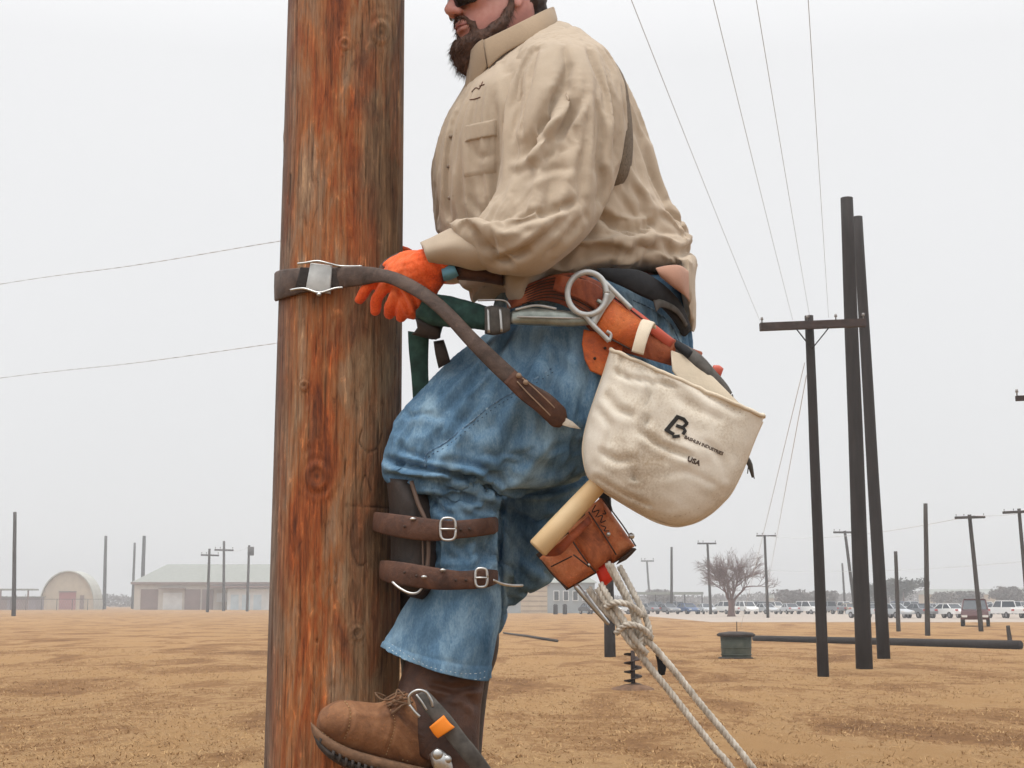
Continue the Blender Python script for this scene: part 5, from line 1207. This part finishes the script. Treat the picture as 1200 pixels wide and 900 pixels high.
sd = empty('low_shed', Vector((-128, Yw, 0)), 'low dull purple grey shed behind the left fence', 'shed')
box_part('wall', 0, 16, 0, 6, 0, 2.9, mm_('purple_grey_wall', (.24, .2, .22)), sd); box_part('roof', -.3, 16.3, -.3, 6.3, 2.9, 3.1, m_roof, sd)
for k in range(3): box_part('door', 1+k*5, 4.2+k*5, -.12, .1, 0, 2.4, m_brown, sd)
# mid building behind the pouch
Ym = 225; s = Ym/F; mg = Vector(((586-600)*s, Ym, 0)); mbd = empty('workshop', mg, 'grey workshop with a tan roller door seen beneath the leather pouch', 'building')
L = 110*s; D_ = 12; ev = 35*s
box_part('wall', 0, L, 0, D_, 0, ev, m_blueg, mbd)
MB().add([(-.4,-.4,ev),(L+.4,-.4,ev),(L+.4,D_+.4,ev),(-.4,D_+.4,ev),(2.2,D_/2,ev+15*s),(L-2.2,D_/2,ev+15*s)], [(0,1,5,4),(1,2,5),(2,3,4,5),(3,0,4),(0,3,2,1)]).build('roof', m_roof, mbd, smooth=False, world=False)
rd = box_part('roller_door', 24*s, 55*s, -.14, .1, 0, 31*s, m_tan, mbd)
for k in range(5): MB().box(24.5*s, 54.5*s, -.17, -.145, .3+k*.75, .38+k*.75).build('door_rib', m_brown, rd, smooth=False, world=False)
box_part('door_lintel', 22*s, 57*s, -.3, -.14, 31.2*s, 33*s, m_brown, mbd)
for k in range(4):
    fr = box_part('window', (62+k*11)*s, (69+k*11)*s, -.14, .1, 14*s, 26*s, m_lt, mbd); MB().box((63+k*11)*s, (68+k*11)*s, -.17, -.145, 15*s, 25*s).build('pane', m_glass, fr, smooth=False, world=False)
for a in (4, 12): 
    fr = box_part('window', a*s, (a+6)*s, -.14, .1, 10*s, 26*s, m_lt, mbd); MB().box((a+1)*s, (a+5)*s, -.17, -.145, 11*s, 25*s).build('pane', m_glass, fr, smooth=False, world=False)
for i, (a, lab) in enumerate(((651, 'left of two dark bollards before the grey workshop'), (662, 'right of two dark bollards before the grey workshop'))):
    g = ground(a, 720); o = MB().tube([(0,0,0), (0,0,1.25), (0,0,1.4)], [.32, .32, .2], 10).build('bollard', m_darkpole, None, world=False); o.location = g; tag(o, lab, 'bollard', 'bollards at the workshop')
# flat carport right
Yc = 270; s = Yc/F; cpg = Vector(((738-600)*s, Yc, 0)); cpo = empty('carport', cpg, 'open flat roofed carport left of the bare tree', 'carport')
box_part('canopy_roof', 0, 84*s, 0, 7, 19.5*s, 22.5*s, m_roof, cpo)
for px_ in (1, 28, 62, 82): box_part('post', px_*s, (px_+1.2)*s, .2, .4, 0, 19.5*s, m_darkpole2, cpo)
# low far sheds right
for (x0, x1, Y, h, lab, mt) in ((1085, 1165, 420, 5.6, 'long beige low building beyond the cars at right', m_tan), (1172, 1260, 440, 6.2, 'second beige low building at the right edge', m_wall), (905, 960, 430, 4.2, 'small pale shed beyond the cars near the bare tree', m_wall)):
    s = Y/F; e_ = empty('low_building', Vector(((x0-600)*s, Y, 0)), lab, 'building'); W_ = (x1-x0)*s
    box_part('wall', 0, W_, 0, 12, 0, h*.72, mt, e_); MB().add([(-.4,-.4,h*.72),(W_+.4,-.4,h*.72),(W_+.4,12.4,h*.72),(-.4,12.4,h*.72),(0,6,h),(W_,6,h)], [(0,1,5,4),(1,2,5),(2,3,4,5),(3,0,4)]).build('roof', m_roof, e_, smooth=False, world=False)
    for k in range(int(W_/5)): 
        fr = box_part('window', 1.5+k*5, 3.6+k*5, -.1, .1, 1.2, 2.6, m_lt, e_); MB().box(1.6+k*5, 3.5+k*5, -.14, -.105, 1.3, 2.5).build('pane', m_glass, fr, smooth=False, world=False)

# ------------------------------------------------------------------ trees
m_bark = simple('bare_bark', (.15, .085, .07), .9, sc=6, var=.25)
def bare_tree(g, Hh, W, label, name='bare_tree', seed=8, twig=.0125, levels=5):
    R = random.Random(seed); e_ = empty(name, g, label, 'tree'); trunk = MB(); crown = MB()
    def grow(p, d, L, r_, lv, mb):
        pts = [p]; q = p.copy(); dd = d.copy()
        for i in range(4):
            dd = (dd+Vector((R.gauss(0, .13), R.gauss(0, .13), R.gauss(.03, .08)))).normalized(); q = q+dd*L/4; pts.append(q.copy())
        mb.tube(pts, [r_*(1-.12*i) for i in range(5)], 7 if lv > 3 else 4, cap=False)
        if lv == 0: return
        nb = R.choice((3, 4, 4)) if lv > 2 else R.choice((5, 6))
        for i in range(nb):
            t = R.uniform(.45, 1) if i else 1; b = pts[min(4, int(t*4))]
            a = R.uniform(0, 2*math.pi); sp = R.uniform(.35, .8); pr = dd.orthogonal().normalized(); pr.rotate(Matrix.Rotation(a, 3, dd))
            nd = (dd*math.cos(sp)+pr*math.sin(sp)); nd.z = nd.z*.75+.05; nd.normalize()
            grow(b, nd, L*R.uniform(.6, .86), max(twig, r_*R.uniform(.42, .56)), lv-1, crown)
    s_ = Hh/8.5
    trunk.tube([(0,0,-.1), (0,0,.3), (.05,0,1.0*s_), (.05,0,1.9*s_)], [.55*s_, .42*s_, .36*s_, .40*s_], 12)
    for a, tilt in ((0, .75), (1.1, .35), (2.4, .6), (3.3, .8), (4.5, .45), (5.4, .3)):
        d = Vector((math.sin(tilt)*math.cos(a), math.sin(tilt)*math.sin(a), math.cos(tilt))); grow(Vector((.05+d.x*.15, d.y*.15, 1.6*s_)), d, 2.55*s_*W, .15*s_, levels-1, crown)
    trunk.build('trunk', m_bark, e_, world=False); crown.build('crown', m_bark, e_, world=False)
bare_tree(ground(857, 722.5), 8.5, 1.0, 'leafless spreading tree standing beyond the round tub')
m_far = simple('far_foliage', (.06, .062, .05), .95, sc=.5, var=.35, c2=(.10, .10, .08)); m_far2 = simple('far_winter_twigs', (.13, .105, .095), .95, sc=.5, var=.3)
def leafy(g, Hh, W, label, mat, n=2600, sz=.35, seed=1, group=None, kind=None):
    R = np.random.default_rng(seed); mb = MB()
    lob = [(R.normal(0, W*.26), R.normal(0, W*.2), Hh*(.45+.4*R.random()), W*(.16+.16*R.random())) for _ in range(14)]
    vs = []; fs = []
    for i in range(n):
        x, y, z, r_ = lob[i % 14]; u = R.normal(size=3); u /= np.linalg.norm(u); k = r_*R.random()**.4; c = np.array([x, y, z])+u*k*np.array([1, 1, .8])
        c[2] = max(.3, min(Hh, c[2])); a = R.normal(size=3); a /= np.linalg.norm(a); b = np.cross(a, R.normal(size=3)); b /= np.linalg.norm(b)
        q = sz*(.5+R.random()); vs += [c-a*q, c+a*q, c+b*q]; fs.append((3*i, 3*i+1, 3*i+2))
    e_ = empty('tree', g, label, 'tree', group)
    mb.add(vs, fs).build('crown', mat, e_, smooth=False, world=False); MB().tube([(0,0,0), (0,0,Hh*.6)], [W*.04, W*.02], 8).build('trunk', m_bark, e_, world=False)
for i, (px_, Y, Hh, W, mt, lab) in enumerate(((1054, 330, 7.6, 6.5, m_far, 'round dark evergreen tree behind the tallest poles'), (1036, 345, 6.2, 8, m_far, 'lower dark tree at the left of the round evergreen'), (925, 360, 4.6, 9, m_far2, 'low brown bushy tree near the small pale shed'),
     (960, 370, 4.4, 8, m_far2, 'low brown bushy tree left of the crossarm pole'), (1180, 360, 5.4, 9, m_far2, 'brown leafless thicket tree at the right edge'), (1120, 380, 4.4, 10, m_far2, 'brown tree before the long beige building'), (640, 420, 5, 9, m_far2, 'brown tree peeping beside the workshop'), (775, 400, 5.0, 8, m_far2, 'brown tree behind the flat carport'))):
    leafy(Vector(((px_-600)*Y/F, Y, 0)), Hh, W, lab, mt, seed=i+3)
# far wooded skyline
def treeline():
    R = np.random.default_rng(11); n = 60000
    x = (R.random(n)-.5)*2*420; Y = 560+R.random(n)*60
    top = np.array([3.6+2.4*noise.noise(Vector((a*.02, 0, 0)))+1.6*noise.noise(Vector((a*.09, 2, 0)))+1.0*noise.noise(Vector((a*.4, 5, 0))) for a in x]) + np.where(x > 60, 1.6, 0)
    z = np.maximum(.2, top)*R.random(n)**.7; a = R.normal(size=(n, 3)); b = R.normal(size=(n, 3)); c = np.stack([x, Y, z], 1)
    v = np.stack([c-a*.45, c+a*.45, c+b*.45], 1); v[:, :, 2] = np.maximum(v[:, :, 2], .02); f = np.arange(n*3)
    me = bpy.data.meshes.new('far_woods'); me.vertices.add(n*3); me.vertices.foreach_set('co', v.ravel()); me.loops.add(n*3); me.polygons.add(n); me.loops.foreach_set('vertex_index', f); me.polygons.foreach_set('loop_start', np.arange(n)*3); me.update(calc_edges=True)
    o = link('far_woods', me, m_far2); tag(o, 'low hazy line of winter woods along the horizon', 'woods', kind='stuff')
treeline()

# ------------------------------------------------------------------ cars
m_tyre = simple('tyre', (.02, .02, .02), .9); m_rim = simple('wheel_rim', (.4, .4, .42), .4, .8); m_cglass = simple('car_glass', (.03, .04, .05), .12); m_head = simple('headlight_glass', (.7, .7, .68), .2); m_tail = simple('tail_light', (.4, .02, .02), .3)
PA = {k: simple('paint_'+k.replace(' ', '_'), c, .3, .0, .03) for k, c in dict(white=(.78, .78, .77), silver=(.48, .5, .52), grey=(.22, .23, .25), blue=(.07, .12, .24), black=(.03, .03, .035), red=(.075, .02, .02), beige=(.45, .4, .32)).items()}
def car_proto(kind):
    prof = {'sedan': ([(-2.25,.45),(-2.3,.7),(-2.15,.92),(-1.3,1.0),(1.0,.95),(2.1,.78),(2.25,.6),(2.2,.4)], [(-1.55,.98),(-.95,1.42),(.35,1.44),(1.05,.96)]),
            'van': ([(-2.25,.45),(-2.3,.8),(-2.25,1.1),(1.2,1.08),(2.1,.92),(2.25,.65),(2.2,.4)], [(-2.2,1.08),(-2.0,1.72),(.5,1.76),(1.25,1.06)]),
            'pickup': ([(-2.6,.5),(-2.65,.9),(-2.6,1.1),(1.0,1.12),(2.35,1.0),(2.5,.7),(2.45,.45)], [(-.7,1.1),(-.6,1.72),(.6,1.74),(1.15,1.1)])}[kind]
    b, gz = prof; hw = .88; parts = []
    def ext(poly, w0, w1):
        n = len(poly); zt = max(p[1] for p in poly); zb = min(p[1] for p in poly)
        vs = [(x, -(w0+(w1-w0)*(z-zb)/(zt-zb)), z) for x, z in poly]+[(x, (w0+(w1-w0)*(z-zb)/(zt-zb)), z) for x, z in poly]
        return MB().add(vs, [tuple(range(n)), tuple(range(n, 2*n))[::-1]]+[(i, n+i, n+(i+1) % n, (i+1) % n) for i in range(n)])
    def me(mb, name): 
        m = bpy.data.meshes.new(name); m.from_pydata([tuple(v) for v in mb.v], [], mb.f); m.update(); return m
    parts.append(('body', me(ext(b, hw, hw*.96), 'body'), 'paint'))
    parts.append(('windows', me(ext(gz, hw*.93, hw*.76), 'windows'), m_cglass))
    zt = max(z for x, z in gz); xs = [x for x, z in gz if z > zt-.1]
    rf = MB().box(min(xs)-.05, max(xs)+.05, -hw*.77, hw*.77, zt-.03, zt+.05)
    for (xa, za), (xb, zb) in ((gz[0], gz[1]), (gz[3], gz[2])):
        for sg in (-1, 1): rf.tube([(xa, sg*hw*.93, za), (xb, sg*hw*.78, zb)], .05, 6)
    if kind != 'pickup':
        for sg in (-1, 1): rf.tube([((xs[0]+xs[-1])/2, sg*hw*.95, gz[0][1]), ((xs[0]+xs[-1])/2, sg*hw*.78, zt)], .045, 6)
    parts.append(('roof', me(rf, 'roof'), 'paint'))
    wm = MB().tube([(0,-.11,0), (0,.11,0)], .33, 14); rm = MB().tube([(0,-.12,0), (0,.12,0)], .19, 10)
    wme = me(wm, 'tyre'); rme = me(rm, 'rim')
    for x in (b[0][0]+.85, b[-1][0]-.8):
        for y in (-.8, .8): parts.append(('wheel', wme, m_tyre, (x, y, .33), rme))
    fx = max(x for x, z in b); bx = min(x for x, z in b)
    for y in (-.65, .65):
        parts.append(('headlight', me(MB().box(fx-.12, fx+.01, y-.18, y+.18, .6, .74), 'headlight'), m_head)); parts.append(('tail_light', me(MB().box(bx-.01, bx+.1, y-.15, y+.15, .75, .92), 'tail_light'), m_tail))
    return parts
CP = {k: car_proto(k) for k in ('sedan', 'van', 'pickup')}; used = set(); LC = {}
def put_car(kind, col, loc, rz, label, group='cars parked in the distant lot'):
    e_ = empty('parked_car', loc, label, 'car' if kind != 'pickup' else 'pickup', group, rz)
    for p in CP[kind]:
        if p[2] == 'paint':
            key = (kind, p[0], col)
            if key not in LC: m = p[1].copy(); m.materials.append(PA[col]); LC[key] = m
            o = bpy.data.objects.new(p[0], LC[key])
        else:
            if len(p[1].materials) == 0: p[1].materials.append(p[2])
            o = bpy.data.objects.new(p[0], p[1])
        COL.objects.link(o); o.parent = e_
        if p[0] == 'wheel':
            o.location = p[3]; rm = p[4]
            if len(rm.materials) == 0: rm.materials.append(m_rim)
            r = bpy.data.objects.new('rim', rm); COL.objects.link(r); r.parent = o
    return e_
R = random.Random(4)
cols = ['white', 'silver', 'white', 'grey', 'silver', 'white', 'grey', 'silver', 'white', 'black', 'beige', 'silver', 'grey', 'blue']*2
rowsC = [(690, 1230, 206, 'second'), (705, 1225, 245, 'farthest'), (1010, 1250, 150, 'nearest')]
kname = dict(sedan='sedan', van='tall van', pickup='pickup')
for x0, x1, Y, nm in rowsC:
    x = x0*1.0; s_ = Y/F; row = []
    while x < x1:
        k = R.choice(['sedan', 'sedan', 'sedan', 'van', 'pickup']); c = R.choice(cols)
        if not (1128 < x < 1170 and Y < 150): row.append((k, c, x, R.uniform(-.5, .5), math.pi/2*R.choice((1, -1))+R.uniform(-.25, .25)+.35))
        x += R.choice((2.7, 2.7, 2.8, 3.4))/s_
    for i, (k, c, x, dy, rz) in enumerate(row):
        f_ = lambda q: f'{q[1]} {kname[q[0]]}'
        if i == 0: tail = f'leftmost, beside a {f_(row[1])}'
        elif i == len(row)-1: tail = f'rightmost, beside a {f_(row[-2])}'
        else: tail = f'with a {f_(row[i-1])} on its left and a {f_(row[i+1])} on its right'
        lab = f'{c} {kname[k]} in the {nm} car row, {tail}'
        if len(lab.split()) > 15: lab = f'{c} {kname[k]} in {nm} car row between {f_(row[i-1])} and {f_(row[i+1])}'
        if lab in used: lab = f'{c} {kname[k]}, {nm} row, seen {"left" if x < 1000 else "right"} of the tallest poles, {"facing us" if math.sin(rz) < 0 else "facing away"}'
        used.add(lab); put_car(k, c, Vector(((x-600)*s_, Y+dy, 0)), rz, lab)
put_car('pickup', 'red', ground(1149, 734)+Vector((0, 1, 0)), math.radians(-108), 'dark red pickup parked alone nearer than the car rows', None)
for px_, c, k in ((760, 'white', 'sedan'), (785, 'white', 'van'), (805, 'silver', 'sedan')):
    put_car(k, c, Vector(((px_-600)*272/F, 273.5, 0)), math.pi/2+.2, f'{c} {kname[k]} parked under the flat roofed carport')

# ------------------------------------------------------------------ haze
hz = MB().box(-700, 700, -40, 900, -1, 26)
mh = bpy.data.materials.new('haze_air'); mh.use_nodes = True; t = mh.node_tree; t.nodes.clear()
o_ = t.nodes.new('ShaderNodeOutputMaterial'); pv = t.nodes.new('ShaderNodeVolumePrincipled'); pv.inputs['Density'].default_value = .0012; pv.inputs['Color'].default_value = (.97, .97, .98, 1); pv.inputs['Anisotropy'].default_value = .2
t.links.new(pv.outputs[0], o_.inputs['Volume'])
h = hz.build('haze', mh, None, smooth=False); h['kind'] = 'stuff'; h['label'] = 'thin pale winter haze over the whole field'; h['category'] = 'haze'
